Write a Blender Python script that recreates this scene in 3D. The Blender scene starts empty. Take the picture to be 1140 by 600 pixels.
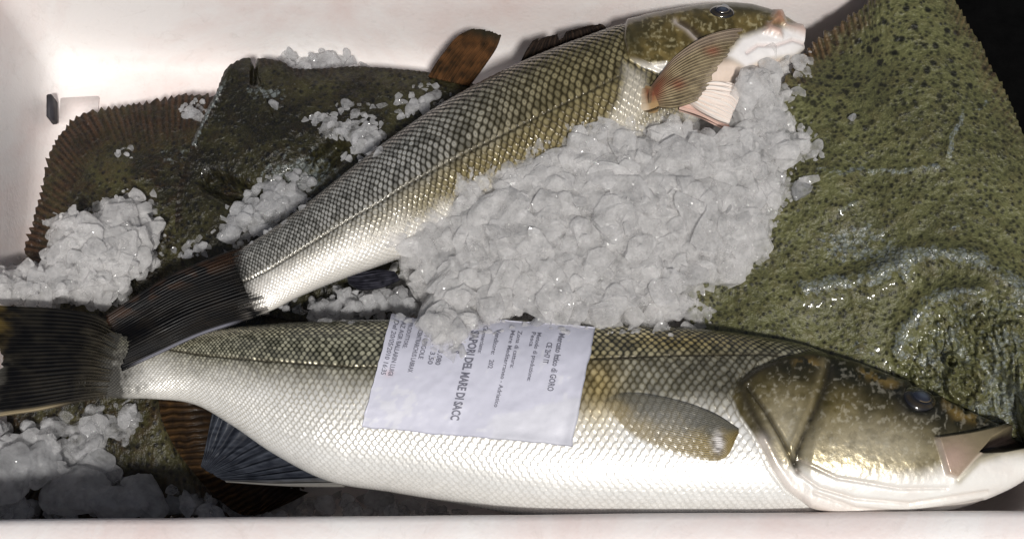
import bpy, math, random
import numpy as np
from mathutils import Vector
from mathutils.bvhtree import BVHTree

random.seed(7)
RNG = np.random.default_rng(11)
C = bpy.context.scene.collection
U = 0.0006                       # metres per working unit (1 unit = 0.6 mm)
R = math.radians

# ------------------------------------------------------------------ camera frame (working units)
TILT, HFOV, Z0 = R(20), R(44), 150.0
F = 570.0 / math.tan(HFOV / 2)
CAM = np.array([0.0, -F * math.sin(TILT), Z0 + F * math.cos(TILT)])
FW = np.array([0.0, math.sin(TILT), -math.cos(TILT)])
RT = np.array([1.0, 0, 0])
UP = np.array([0.0, math.cos(TILT), math.sin(TILT)])

def proj(p):
    q = p - CAM
    w = q @ FW
    return np.stack([570 + F * (q @ RT) / w, 300 - F * (q @ UP) / w], -1)

def raydir(px, py):
    px = np.asarray(px, float); py = np.asarray(py, float)
    return FW + ((px - 570) / F)[..., None] * RT - ((py - 300) / F)[..., None] * UP

def at(px, py, z):
    d = raydir(px, py)
    return CAM + d * ((np.asarray(z, float) - CAM[2]) / d[..., 2])[..., None]

# ------------------------------------------------------------------ small maths
def sstep(a, b, x):
    t = np.clip((x - a) / (b - a), 0, 1)
    return t * t * (3 - 2 * t)

def lerp(a, b, t):
    return a + (b - a) * t

def _h(ix, iy, iz, seed):
    n = (ix.astype(np.int64) * 73856093) ^ (iy.astype(np.int64) * 19349663) ^ (iz.astype(np.int64) * 83492791) ^ (seed * 2654435761)
    n = (n ^ (n >> 13)) * 1274126177 & 0x7fffffff
    n = (n ^ (n >> 15)) * 2246822519 & 0x7fffffff
    return ((n ^ (n >> 13)) & 0xffff) / 65535.0

def vnoise(x, y, z=None, seed=0):
    x = np.asarray(x, float); y = np.asarray(y, float)
    z = np.zeros_like(x) if z is None else z
    ix, iy, iz = np.floor(x), np.floor(y), np.floor(z)
    fx, fy, fz = x - ix, y - iy, z - iz
    fx, fy, fz = [f * f * (3 - 2 * f) for f in (fx, fy, fz)]
    out = 0
    for a in (0, 1):
        for b in (0, 1):
            for c in (0, 1):
                w = (fx if a else 1 - fx) * (fy if b else 1 - fy) * (fz if c else 1 - fz)
                out = out + w * _h(ix + a, iy + b, iz + c, seed)
    return out

def fbm(x, y, z=None, seed=0, o=4):
    s, a, t = 0, 0.5, 0
    for k in range(o):
        s = s + a * vnoise(x * 2 ** k, y * 2 ** k, None if z is None else z * 2 ** k, seed + k)
        t += a; a *= 0.5
    return s / t                                   # 0..1

def pdist(x, y, poly):
    """distance to an open polyline"""
    d = np.full(np.shape(x), 1e9)
    for (x0, y0), (x1, y1) in zip(poly[:-1], poly[1:]):
        vx, vy = x1 - x0, y1 - y0
        t = np.clip(((x - x0) * vx + (y - y0) * vy) / (vx * vx + vy * vy + 1e-9), 0, 1)
        d = np.minimum(d, np.hypot(x - x0 - t * vx, y - y0 - t * vy))
    return d

def sdf(x, y, poly):
    """signed distance to a polygon, inside positive"""
    p = list(poly)
    d = pdist(x, y, p + [p[0]])
    ins = np.zeros(np.shape(x), bool)
    for (x0, y0), (x1, y1) in zip(p, p[1:] + [p[0]]):
        if y0 != y1:
            c = ((y0 > y) != (y1 > y)) & (x < (x1 - x0) * (y - y0) / (y1 - y0) + x0)
            ins ^= c
    return np.where(ins, d, -d)

def line(x, y, poly, w):
    return np.exp(-(pdist(x, y, poly) / w) ** 2)

def curve(P, n):
    """Catmull-Rom through rows of P, resampled evenly along the first two columns"""
    P = np.asarray(P, float)
    Q = np.vstack([2 * P[0] - P[1], P, 2 * P[-1] - P[-2]])
    out = []
    for i in range(len(P) - 1):
        t = np.linspace(0, 1, 24, endpoint=False)[:, None]
        a, b, c, d = Q[i], Q[i + 1], Q[i + 2], Q[i + 3]
        out.append(0.5 * (2 * b + (c - a) * t + (2 * a - 5 * b + 4 * c - d) * t ** 2 + (3 * b - a - 3 * c + d) * t ** 3))
    out = np.vstack(out + [P[-1:]])
    L = np.concatenate([[0], np.cumsum(np.linalg.norm(np.diff(out[:, :2], axis=0), axis=1))])
    s = np.linspace(0, L[-1], n)
    return np.stack([np.interp(s, L, out[:, k]) for k in range(out.shape[1])], -1)

# ------------------------------------------------------------------ mesh building
def build(name, verts, faces, mat=None, parent=None, attrs=None, smooth=True, link=True):
    """verts in working units (n,3); faces = list of (m,k) index arrays"""
    me = bpy.data.meshes.new(name)
    verts = np.asarray(verts, float)
    faces = [np.asarray(f, np.int64) for f in (faces if isinstance(faces, list) else [faces]) if len(f)]
    nl = sum(f.size for f in faces); nf = sum(len(f) for f in faces)
    me.vertices.add(len(verts)); me.loops.add(nl); me.polygons.add(nf)
    me.vertices.foreach_set('co', (verts * U).astype(np.float32).ravel())
    me.loops.foreach_set('vertex_index', np.concatenate([f.ravel() for f in faces]).astype(np.int32))
    tot = np.concatenate([np.full(len(f), f.shape[1]) for f in faces])
    me.polygons.foreach_set('loop_start', np.concatenate([[0], np.cumsum(tot)[:-1]]).astype(np.int32))
    try:
        me.polygons.foreach_set('loop_total', tot.astype(np.int32))
    except Exception:
        pass
    me.update(calc_edges=True)
    for k, v in (attrs or {}).items():
        v = np.asarray(v, np.float32)
        if v.ndim == 2:
            a = me.attributes.new(k, 'FLOAT_COLOR', 'POINT')
            a.data.foreach_set('color', np.hstack([v, np.ones((len(v), 1), np.float32)]).ravel())
        else:
            a = me.attributes.new(k, 'FLOAT', 'POINT')
            a.data.foreach_set('value', v.ravel())
    me.validate()
    me.shade_smooth() if smooth else me.shade_flat()
    if mat: me.materials.append(mat)
    o = bpy.data.objects.new(name, me)
    if link: C.objects.link(o)
    if parent is not None: o.parent = parent
    return o

def grid_faces(n, m, close=False, off=0):
    i, j = np.meshgrid(np.arange(n - 1), np.arange(m if close else m - 1), indexing='ij')
    j2 = (j + 1) % m
    return off + np.stack([i * m + j, (i + 1) * m + j, (i + 1) * m + j2, i * m + j2], -1).reshape(-1, 4)

def tag(o, label, cat, group=None, kind=None):
    o['label'] = label; o['category'] = cat
    if group: o['group'] = group
    if kind: o['kind'] = kind
    return o

def bvh(verts, faces):
    return BVHTree.FromPolygons([tuple(v) for v in verts], [tuple(int(i) for i in f) for f in faces])

def gnormals(V):
    du = np.gradient(V, axis=0); dv = np.gradient(V, axis=1)
    n = np.cross(du, dv)
    return n / (np.linalg.norm(n, axis=-1, keepdims=True) + 1e-9)

SOLIDS = []                                        # BVHs of what ice and labels can rest on
def hit(px, py, trees=None):
    d = raydir(px, py); d = d / np.linalg.norm(d)
    best = None
    for t in (trees or SOLIDS):
        loc, nor, idx, dist = t.ray_cast(Vector(CAM), Vector(d))
        if loc is not None and (best is None or dist < best[2]):
            if nor.dot(Vector(d)) > 0: nor = -nor
            best = (np.array(loc), np.array(nor), dist)
    return best

# ------------------------------------------------------------------ materials
class NT:
    def __init__(s, name):
        s.m = bpy.data.materials.new(name); s.m.use_nodes = True
        s.t = s.m.node_tree; s.t.nodes.clear()
        s.out = s.n('ShaderNodeOutputMaterial')
        s.b = s.n('ShaderNodeBsdfPrincipled')
        s.l(s.b.outputs[0], s.out.inputs['Surface'])
    def n(s, k, **kw):
        x = s.t.nodes.new(k)
        for a, v in kw.items(): setattr(x, a, v)
        return x
    def l(s, a, b): s.t.links.new(a, b)
    def set(s, node=None, **kw):
        node = node or s.b
        for k, v in kw.items():
            i = node.inputs[k.replace('_', ' ')]
            if hasattr(v, 'is_linked') or hasattr(v, 'links'): s.l(v, i)
            else: i.default_value = v
        return node
    def coord(s): return s.n('ShaderNodeTexCoord').outputs['Object']
    def noise(s, scale, detail=4, rough=.6, vec=None, dist=0):
        x = s.n('ShaderNodeTexNoise'); s.set(x, Scale=scale, Detail=detail, Roughness=rough, Distortion=dist)
        s.l(vec or s.coord(), x.inputs['Vector']); return x.outputs['Fac']
    def voro(s, scale, feat='F1', vec=None, out='Distance', rnd=1):
        x = s.n('ShaderNodeTexVoronoi', feature=feat); s.set(x, Scale=scale, Randomness=rnd)
        s.l(vec or s.coord(), x.inputs['Vector']); return x.outputs[out]
    def ramp(s, f, *stops):
        x = s.n('ShaderNodeValToRGB'); e = x.color_ramp.elements
        while len(e) < len(stops): e.new(.5)
        for el, (p, c) in zip(e, stops):
            el.position = p; el.color = (c, c, c, 1) if isinstance(c, (int, float)) else (*c, 1)
        s.l(f, x.inputs[0]); return x.outputs[0]
    def mix(s, f, a, b, blend='MIX'):
        x = s.n('ShaderNodeMix', data_type='RGBA', blend_type=blend)
        for k, v in ((0, f), (6, a), (7, b)):
            if hasattr(v, 'links'): s.l(v, x.inputs[k])
            else: x.inputs[k].default_value = v if k == 0 else (*v, 1)
        return x.outputs[2]
    def math(s, op, a, b=0.0, c=None):
        x = s.n('ShaderNodeMath', operation=op)
        for k, v in enumerate((a, b, c)):
            if v is None: continue
            if hasattr(v, 'links'): s.l(v, x.inputs[k])
            else: x.inputs[k].default_value = v
        return x.outputs[0]
    def attr(s, name, out='Fac'):
        return s.n('ShaderNodeAttribute', attribute_name=name).outputs[out]
    def bump(s, h, dist, strength=1.0, prev=None):
        x = s.n('ShaderNodeBump'); s.set(x, Strength=strength, Distance=dist, Height=h)
        if prev: s.l(prev, x.inputs['Normal'])
        return x.outputs[0]

def mat_fish():
    s = NT('wet_fish_skin')
    g = s.noise(900, 3, .6)
    col = s.mix(s.math('MULTIPLY', s.math('SUBTRACT', g, .3), .5), s.attr('col', 'Color'), (.5, .45, .33), 'OVERLAY')
    s.set(Base_Color=col, Metallic=s.attr('met'), Roughness=s.attr('rgh'), Specular_IOR_Level=.35, Coat_Weight=.45, Coat_Roughness=.06,
          Coat_IOR=1.35, Normal=s.bump(g, .00018, .5))
    return s.m

def mat_fin(name='fin_membrane'):
    s = NT(name)
    g = s.noise(1200, 3, .6)
    s.set(Base_Color=s.attr('col', 'Color'), Roughness=.45, Specular_IOR_Level=.08, Coat_Weight=.02, Coat_Roughness=.15,
          Alpha=s.attr('alp'), Normal=s.bump(g, .0002, .4))
    return s.m

def mat_turbot(name, light, dark, brown, coat, spot_scale):
    s = NT(name)
    co = s.coord()
    big = s.noise(28, 4, .6, co)
    mid = s.noise(90, 4, .6, co)
    warp = s.n('ShaderNodeMix', data_type='VECTOR')
    nz = s.n('ShaderNodeTexNoise'); s.set(nz, Scale=160, Detail=2); s.l(co, nz.inputs['Vector'])
    warp.inputs[0].default_value = .0016
    s.l(co, warp.inputs[4]); s.l(nz.outputs['Color'], warp.inputs[5])
    wv = warp.outputs[1]
    v1 = s.voro(spot_scale, 'F1', wv)
    v2 = s.voro(spot_scale * .42, 'F1', wv)
    edge = s.voro(spot_scale * 1.1, 'DISTANCE_TO_EDGE', co)
    v3 = s.voro(spot_scale * 2.1, 'F1', co)
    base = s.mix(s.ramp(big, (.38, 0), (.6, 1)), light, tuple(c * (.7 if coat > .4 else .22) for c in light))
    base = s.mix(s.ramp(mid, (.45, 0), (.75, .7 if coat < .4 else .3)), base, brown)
    d1 = s.ramp(v1, (.2, 1), (.5, 0))
    d1 = s.math('MULTIPLY', d1, s.ramp(mid, (.3, .75), (.6, 1)))
    base = s.mix(d1, base, dark)
    base = s.mix(s.math('MULTIPLY', s.ramp(v3, (.15, .75), (.5, 0)), s.ramp(big, (.35, .3), (.65, 1))), base, tuple(c * 2.2 for c in dark))
    base = s.mix(s.ramp(s.noise(520, 3, .7, co), (.56, 0), (.72, .55)), base, tuple(c * 1.7 for c in light))
    d2 = s.math('MULTIPLY', s.ramp(v2, (.18, .9), (.34, 0)), s.attr('spot'))
    base = s.mix(d2, base, tuple(c * .8 for c in dark))
    base = s.mix(s.math('MULTIPLY', s.attr('fringe'), s.ramp(s.noise(60, 4, .65, co), (.34, .25), (.58, 1))), base, s.mix(s.ramp(s.attr('ray'), (.2, 0), (.8, 1)), tuple(c * .35 for c in brown), tuple(c * 1.25 for c in brown)))
    # sky sheen painted into the skin colour, ragged along the ridges and head
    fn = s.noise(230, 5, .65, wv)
    pale_sheen = s.ramp(s.math('ADD', s.math('SUBTRACT', fn, .62), s.attr('pale_sheen')), (.18, 0), (.3, 1))
    base = s.mix(s.math('MULTIPLY', pale_sheen, s.ramp(edge, (.02, .15), (.2, .62))), base, (.21, .235, .235))
    h = s.math('ADD', s.math('MULTIPLY', v1, -.7), s.math('MULTIPLY', s.noise(420, 4, .65, co), .6))
    nrm = s.bump(h, .0007, .7, s.bump(mid, .006, .8))
    s.set(Base_Color=base, Roughness=s.mix(pale_sheen, (.42,) * 3, (.16,) * 3), Coat_Weight=coat, Coat_Roughness=.09,
          Specular_IOR_Level=.3, Normal=nrm)
    return s.m

def mat_ice(name, trans, tint, sss=.5, facet=.5, lo=.5, hi=2.2, rad=.008, rough=(.08, .26), alpha=None):
    s = NT(name)
    co = s.coord()
    g = s.noise(420, 5, .7, co)
    def vm(op, a, b):
        x = s.n('ShaderNodeVectorMath', operation=op)
        for k, v in enumerate((a, b)):
            if hasattr(v, 'links'): s.l(v, x.inputs[k])
            else: x.inputs[k].default_value = (v,) * 3
        return x.outputs[0]
    nz = s.n('ShaderNodeTexNoise'); s.set(nz, Scale=200, Detail=3); s.l(co, nz.inputs['Vector'])
    wv = vm('ADD', co, vm('MULTIPLY', vm('SUBTRACT', nz.outputs['Color'], .5), .004))
    geo = s.n('ShaderNodeNewGeometry').outputs['Normal']
    n0 = s.n('ShaderNodeVectorMath', operation='NORMALIZE'); 
    cur = geo
    for sc, k in ((110, .6), (300, 1.0), (900, 1.1)):
        cur = vm('ADD', cur, vm('MULTIPLY', vm('SUBTRACT', s.voro(sc, 'F1', wv, 'Color'), .5), k * facet))
    s.l(cur, n0.inputs[0])
    n1 = s.n('ShaderNodeVectorMath', operation='NORMALIZE'); cur = geo
    for sc, k in ((260, .5), (700, .9), (1300, .9)):
        cur = vm('ADD', cur, vm('MULTIPLY', vm('SUBTRACT', s.voro(sc, 'F1', wv, 'Color'), .5), k))
    s.l(cur, n1.inputs[0])
    cl = s.ramp(s.noise(70, 3, .6, co), (.35, tuple(c * .86 for c in tint)), (.65, tint))
    tr = s.ramp(s.noise(60, 4, .6, wv), (.36, min(1, trans * hi)), (.58, trans * lo))
    s.set(Base_Color=cl, Roughness=s.ramp(g, (.3, rough[0]), (.7, rough[1])), IOR=1.31, Transmission_Weight=tr,
          Subsurface_Weight=sss, Subsurface_Radius=(rad, rad * 1.05, rad * 1.1), Subsurface_Scale=1.0,
          Normal=s.bump(g, .0008, .8, n0.outputs[0]), Specular_IOR_Level=.6, Coat_Weight=1.0, Coat_Roughness=.06, Coat_Normal=n1.outputs[0], Coat_IOR=1.45)
    if alpha:                                            # thin ice: part scatters on through, part lets the view through
        tl = s.n('ShaderNodeBsdfTranslucent'); s.set(tl, Color=cl)
        tp = s.n('ShaderNodeBsdfTransparent')
        m1 = s.n('ShaderNodeMixShader'); m1.inputs[0].default_value = .52
        s.l(s.b.outputs[0], m1.inputs[1]); s.l(tl.outputs[0], m1.inputs[2])
        m2 = s.n('ShaderNodeMixShader')
        s.l(s.ramp(s.noise(110, 4, .6, wv), (.35, alpha[0]), (.65, alpha[1])), m2.inputs[0])
        s.l(tp.outputs[0], m2.inputs[1]); s.l(m1.outputs[0], m2.inputs[2])
        s.l(m2.outputs[0], s.out.inputs['Surface'])
    return s.m

def mat_foam():
    s = NT('white_polystyrene')
    co = s.coord()
    bead = s.voro(230, 'DISTANCE_TO_EDGE', co)
    st = s.noise(7, 6, .65, co, .8)
    sp = s.ramp(s.voro(60, 'F1', co), (.02, 1), (.06, 0))
    base = s.mix(s.ramp(st, (.42, 0), (.75, 1)), (.82, .79, .775), (.72, .59, .56))
    scr = s.ramp(s.noise(75, 6, .75, co, 1.0), (.55, 0), (.7, .2))
    base = s.mix(scr, base, (.45, .40, .36))
    base = s.mix(s.math('MULTIPLY', sp, s.ramp(s.noise(30, 2, .5, co), (.62, 0), (.72, .6))), base, (.25, .18, .15))
    h = s.math('ADD', s.math('MULTIPLY', s.ramp(bead, (0, 0), (.25, 1)), .22), s.math('MULTIPLY', s.noise(240, 5, .65, co), .8))
    s.set(Base_Color=base, Roughness=.45, Specular_IOR_Level=.4, Subsurface_Weight=.15, Subsurface_Radius=(.004, .0035, .003), Subsurface_Scale=1.0,
          Normal=s.bump(h, .0006, .35))
    return s.m

def mat_plain(name, col, rough=.5, bump=0, bscale=300, **kw):
    s = NT(name)
    g = s.noise(bscale, 4, .6)
    s.set(Base_Color=s.mix(s.ramp(g, (.35, 0), (.65, 1)), tuple(c * .82 for c in col), col), Roughness=rough, **kw)
    if bump: s.set(Normal=s.bump(g, bump, .6))
    return s.m

def mat_attr(name, rough=.4, bump=.0002, bscale=900, **kw):
    s = NT(name)
    g = s.noise(bscale, 4, .6)
    s.set(Base_Color=s.attr('col', 'Color'), Roughness=rough, Normal=s.bump(g, bump, .5), **kw)
    return s.m

M_FISH, M_FIN, M_FOAM = mat_fish(), mat_fin(), mat_foam()
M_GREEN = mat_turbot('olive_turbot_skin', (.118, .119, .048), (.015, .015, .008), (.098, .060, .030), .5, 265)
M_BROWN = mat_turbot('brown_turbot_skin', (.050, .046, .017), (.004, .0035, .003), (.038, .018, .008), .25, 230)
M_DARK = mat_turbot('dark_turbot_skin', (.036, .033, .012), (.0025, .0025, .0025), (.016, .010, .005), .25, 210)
M_ICE = mat_ice('crushed_ice', .0, (.88, .87, .865), .0, .3, rough=(.06, .2), alpha=(.24, .74))
M_FLAKE = mat_ice('ice_flakes', .0, (.88, .875, .87), .0, .3, rad=.004, rough=(.06, .2), alpha=(.08, .40))
M_SLUSH = mat_ice('wet_slush', .0, (.74, .74, .75), .0, .3, rough=(.05, .2), alpha=(.25, .75))
M_LUMP = mat_ice('clear_ice', .0, (.66, .665, .68), .0, .2, rad=.005, rough=(.06, .2), alpha=(.38, .72))

# ------------------------------------------------------------------ the foam box and the ground
def rounded_ring(quad, inset, rad, npc=14):
    """quad: four ground-plane corners counter-clockwise"""
    q = np.asarray(quad, float); out = []
    for k in range(4):
        p, a, b = q[k], q[k - 1], q[(k + 1) % 4]
        u = (a - p) / np.linalg.norm(a - p); v = (b - p) / np.linalg.norm(b - p)
        bis = (u + v)
        c = p + bis * (inset + rad)
        th = np.linspace(0, np.pi / 2, npc)
        for t in th:
            out.append(c - v * rad * math.cos(t) - u * rad * math.sin(t))
    # subdivide the straight runs
    res = []
    n = len(out)
    for i in range(n):
        a, b = out[i], out[(i + 1) % n]
        m = max(1, int(np.linalg.norm(b - a) / 30)) if (i + 1) % npc == 0 else 1
        if (i + 1) % npc == 0: m = 24
        for j in range(m): res.append(lerp(a, b, j / m))
    return np.array(res)

RIM = 182.0
inner = [at(-100, 577, RIM), at(1182, 566, RIM), at(1014, -30, RIM), at(-12, -32, RIM)]
inner = [p[:2] for p in inner]
TH = 40.0
prof = [(-TH + 4, -30, 52), (-TH, 6, 54), (-TH, RIM - 9, 56), (-TH + 3, RIM - 3, 54), (-TH + 9, RIM, 50), (-9, RIM, 34), (-3, RIM - 3, 30), (0, RIM - 9, 28),
        (6, 110, 28), (12, 60, 30), (16, 34, 32), (24, 14, 34), (38, 3, 36), (60, 0, 40), (160, 0, 60), (260, 0, 60)]
# a ring per profile point, inset inwards
rings = []
for ins, z, rad in prof:
    r2 = rounded_ring(inner, ins, rad)
    rings.append(np.hstack([r2, np.full((len(r2), 1), z)]))
V = np.array(rings); n, m = V.shape[:2]
jit = fbm(V[..., 0] / 90, V[..., 1] / 90, V[..., 2] / 90, 5, 3) - .5
V = V + jit[..., None] * np.array([2.0, 2.0, 2.0])
vv = V.reshape(-1, 3)
fl = grid_faces(n, m, True)[:, ::-1]
vv = np.vstack([vv, V[-1].mean(0), V[0].mean(0)])
fan = np.stack([np.arange(m) + (n - 1) * m, (np.arange(m) + 1) % m + (n - 1) * m, np.full(m, n * m)], -1)
fan2 = np.stack([(np.arange(m) + 1) % m, np.arange(m), np.full(m, n * m + 1)], -1)
box = build('foam_box', vv, [fl, fan, fan2], M_FOAM)
tag(box, 'white polystyrene fish box with rounded rim holding the fish and ice', 'fish box')
SOLIDS.append(bvh(vv, list(fl) + list(fan)))

# moulded lug at the far left inner corner
def rbox(c, s, ax, ay, bev=2.0, mat=None, name='lug', parent=None):
    import bmesh
    bm = bmesh.new(); bmesh.ops.create_cube(bm, size=1)
    for v in bm.verts: v.co = Vector((v.co.x * s[0], v.co.y * s[1], v.co.z * s[2]))
    bmesh.ops.bevel(bm, geom=bm.edges[:], offset=bev, segments=3, affect='EDGES')
    vs = np.array([v.co for v in bm.verts]); fs = {}
    for f in bm.faces: fs.setdefault(len(f.verts), []).append([v.index for v in f.verts])
    bm.verts.index_update()
    vs = c + vs[:, :1] * ax + vs[:, 1:2] * ay + vs[:, 2:] * np.array([0, 0, 1.])
    bm.free()
    return build(name, vs, [np.array(x) for x in fs.values()], mat, parent)
p0 = at(88, 124, 2.0)
rbox(p0, (50, 38, 8), np.array([1, .05, 0]), np.array([-.05, 1, 0]), 1.2, M_FOAM, 'moulded_lug', box)
rbox(at(58, 122, 22.0), (7, 32, 24), np.array([1, .12, 0]), np.array([-.12, 1, 0]), 1.2, mat_plain('dark_drain_hole', (.03, .028, .035), .7), 'drain_hole', box)

s = NT('dark_shade_ground')  # near-black base: the ground's shade is put into its colour
g = s.noise(60, 6, .7)
s.set(Base_Color=s.ramp(g, (.3, (.0012, .0012, .0013)), (.7, (.003, .003, .003))), Roughness=.8, Specular_IOR_Level=.03, Normal=s.bump(g, .002, .5))
nx = 40
gx, gy = np.meshgrid(np.linspace(-9000, 9000, nx), np.linspace(-9000, 9000, nx), indexing='ij')
gz = -32 + 3 * (fbm(gx / 700, gy / 700, None, 3) - .5)
gr = build('ground', np.stack([gx, gy, gz], -1).reshape(-1, 3), grid_faces(nx, nx), s.m)
gr['kind'] = 'structure'

# ------------------------------------------------------------------ flatfish
def flatfish(name, outline, centre, zfun, mat, thick, teeth=(0, 8), fringe_w=0, fringe_on=None, detail=None, ns=900, nr=200, spot=None, rise=60, label_mat=None):
    o = np.asarray(outline + [outline[0]], float)
    b = curve(o, ns + 1)[:-1]
    d = np.roll(b, -1, 0) - np.roll(b, 1, 0); nrm = np.stack([d[:, 1], -d[:, 0]], -1); nrm /= np.linalg.norm(nrm, axis=1, keepdims=True)
    cc = np.array(centre, float)
    if ((b - cc) * nrm).sum(1).mean() < 0: nrm = -nrm
    L = np.concatenate([[0], np.cumsum(np.linalg.norm(np.diff(b, axis=0), axis=1))])
    fo = np.ones(ns) if fringe_on is None else fringe_on(b[:, 0], b[:, 1])
    saw = ((L / teeth[1] + 1.6 * fbm(L / 40, L * 0, None, 8, 3)) % 1.0)
    tooth = (np.minimum(saw / .75, (1 - saw) / .25) - .5) * teeth[0] * fo * (.2 + 1.5 * vnoise(L / 9, L * 0, None, 4)) + fo * min(teeth[0], 4) * (fbm(L / 24, L * 0, None, 66, 3) - .5) * 2
    rl = np.linalg.norm(b - cc, axis=1)
    b = cc + (b - cc) * (1 + (tooth + 3 * (fbm(L / 30, L * 0, None, 21, 3) - .5)) / rl)[:, None]
    r = np.linspace(0, 1, nr) ** .8
    P = cc + (b - cc)[:, None, :] * r[None, :, None]
    x, y = P[..., 0], P[..., 1]
    ed = np.linalg.norm(b - cc, axis=1)[:, None] * (1 - r[None, :])            # px to the edge, roughly
    z = zfun(x, y)
    bulge = thick * (1 - np.exp(-ed / rise))
    ray = (.5 + .5 * np.cos(2 * np.pi * (L[:, None] / teeth[1] + 1.6 * fbm(L[:, None] / 40 + 0 * x, 0 * x, None, 8, 3) + .5 * fbm(x / 30, y / 30, None, 9, 3)))) * (.35 + 1.1 * fbm(x / 9, y / 9, None, 19, 3))
    fr = (1 - sstep(fringe_w * .1, fringe_w * 1.2, ed + 26 * (fbm(x / 14, y / 14, None, 31, 4) - .5))) * fo[:, None] if fringe_w else np.zeros_like(x)
    h = z + bulge + fr * (ray - .5) * 1.6 * (.3 + 1.2 * fbm(x / 12, y / 12, None, 71, 2)) + 5 * (fbm(x / 55, y / 55, None, 13, 4) - .5) + 1.6 * (fbm(x / 9, y / 9, None, 14, 3) - .5)
    pale_sheen = np.zeros_like(x)
    if detail is not None:
        dh, pale_sheen = detail(x, y)
        h = h + dh
    top = at(x, y, h)
    bot = top[:, -1:, :] - np.array([0, 0, 5.0])
    inn = at(cc[0] + (x[:, ::20] - cc[0]) * .9, cc[1] + (y[:, ::20] - cc[1]) * .9, (z - thick * .5 - 6)[:, ::20])[:, ::-1]
    G = np.concatenate([top, bot, inn], 1)
    n2, m2 = G.shape[:2]
    verts = G.reshape(-1, 3)
    pad = lambda A, val=0.: np.concatenate([A, np.repeat(A[:, -1:], 1, 1), np.full((ns, inn.shape[1]), val)], 1).ravel()
    i = np.arange(ns); j = np.arange(m2 - 1)
    I, J = np.meshgrid(i, j, indexing='ij'); I2 = (I + 1) % ns
    fc = np.stack([I * m2 + J, I * m2 + J + 1, I2 * m2 + J + 1, I2 * m2 + J], -1).reshape(-1, 4)
    # orient upward
    a, b2, c2 = verts[fc[nr * 3]][:3]
    if np.cross(b2 - a, c2 - a)[2] < 0: fc = fc[:, ::-1]
    sp = np.ones_like(x) * .4 if spot is None else spot(x, y)
    ob = build(name, verts, [fc], mat, None, {'fringe': pad(fr), 'ray': pad(ray), 'pale_sheen': pad(pale_sheen), 'spot': pad(sp)})
    k = 5
    tv = top[::k, ::k].reshape(-1, 3); tn = top[::k, ::k].shape
    SOLIDS.append(bvh(tv, [list(f) for f in grid_faces(tn[0], tn[1])]))
    return ob

def idw(pts, p=2.2):
    pts = np.asarray(pts, float)
    def f(x, y):
        num = 0; den = 0
        for a, b, z in pts:
            w = 1 / (np.hypot(x - a, y - b) + 18) ** p
            num = num + w * z; den = den + w
        return num / den
    return f

# --- large olive turbot on the right
RIDGE = [[(896, 320), (948, 313), (982, 300), (1008, 287), (1040, 280), (1080, 283), (1112, 302), (1150, 332)],
         [(968, 318), (985, 304), (1004, 296), (1008, 308)],
         [(1000, 392), (1012, 362), (1030, 338), (1058, 324), (1092, 322)],
         [(912, 192), (965, 190), (1044, 186)], [(1056, 165), (1066, 140), (1072, 128)], [(1060, 150), (1056, 172)],
         [(1048, 255), (1066, 252)], [(936, 232), (955, 222)], [(1090, 120), (1104, 114)]]
def det_green(x, y):
    dh = np.zeros_like(x); pale_sheen = np.zeros_like(x)
    for k, l in enumerate(RIDGE):
        w = (12, 8, 11, 5, 5, 5, 4, 5, 4)[k]; hh = (8, 5, 7, 1.5, 1.5, 1.5, 1, 1.5, 1)[k]
        e = line(x, y, l, w)
        dh += hh * e; pale_sheen += (.40, .34, .34, .36, .42, .36, .42, .34, .34)[k] * np.exp(-(pdist(x + 6 * (fbm(x / 9, y / 9, None, 45, 3) - .5), y + 14 * (fbm(x / 12, y / 12, None, 46, 3) - .5), l) / (w * .9)) ** 2)
    head = sstep(0, 40, sdf(x, y, [(985, 400), (1030, 335), (1100, 310), (1200, 340), (1200, 520), (1100, 500), (1000, 450), (930, 400)]))
    vor = fbm(x / 9, y / 9, None, 41, 3)
    dh += head * (9 * (np.abs(vor - .5) * 2)) - 3 * head
    pale_sheen += head * (.25 + .1 * (fbm(x / 40, y / 40, None, 77, 2) - .5))
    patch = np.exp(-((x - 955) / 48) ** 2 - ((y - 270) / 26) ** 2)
    pale_sheen += .3 * patch
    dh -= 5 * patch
    pale_sheen += .27 * np.exp(-((x - 940) / 45) ** 2 - ((y - 385) / 20) ** 2)
    pale_sheen += .5 * (fbm(x / 42, y / 26, None, 78, 3) - .46) * sstep(90, 200, y)
    pale_sheen += .22 * np.exp(-((x - 1100) / 30) ** 2 - ((y - 215) / 25) ** 2)
    # eyes of the turbot
    for ex, ey, er in ((1075, 428, 19), (1060, 402, 7)):
        rr = np.hypot(x - ex, (y - ey))
        dh += 10 * np.exp(-((rr - er) / (er * .28)) ** 2) + 8 * np.exp(-(rr / (er * .45)) ** 2)
        pale_sheen -= .25 * np.exp(-(rr / er) ** 4)
    # gill folds near the frame edge
    for k in range(4):
        l = [(1100 + 9 * k, 372 - 4 * k), (1110 + 9 * k, 400), (1106 + 10 * k, 430), (1112 + 10 * k, 470)]
        e = line(x + 9 * (fbm(x / 22, y / 22, None, 81, 3) - .5), y, l, 3.4); dh += 4.5 * e * (.4 + fbm(x / 14, y / 14, None, 82, 2)); pale_sheen += .12 * e
    dh -= 9 * np.exp(-((x - 935) / 50) ** 2 - ((y - 70) / 34) ** 2)
    return dh, pale_sheen
zg0 = idw([(1065, 20, 194), (1120, 110, 194), (1150, 250, 194), (1165, 360, 192), (1000, 0, 188), (1010, 100, 172), (950, 60, 160), (905, 60, 146), (930, 200, 160), (1030, 240, 176), (840, 300, 128),
          (800, 340, 118), (900, 380, 126), (1000, 430, 128), (1080, 470, 128), (1125, 490, 132), (1090, 400, 160), (850, 180, 130)])
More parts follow.
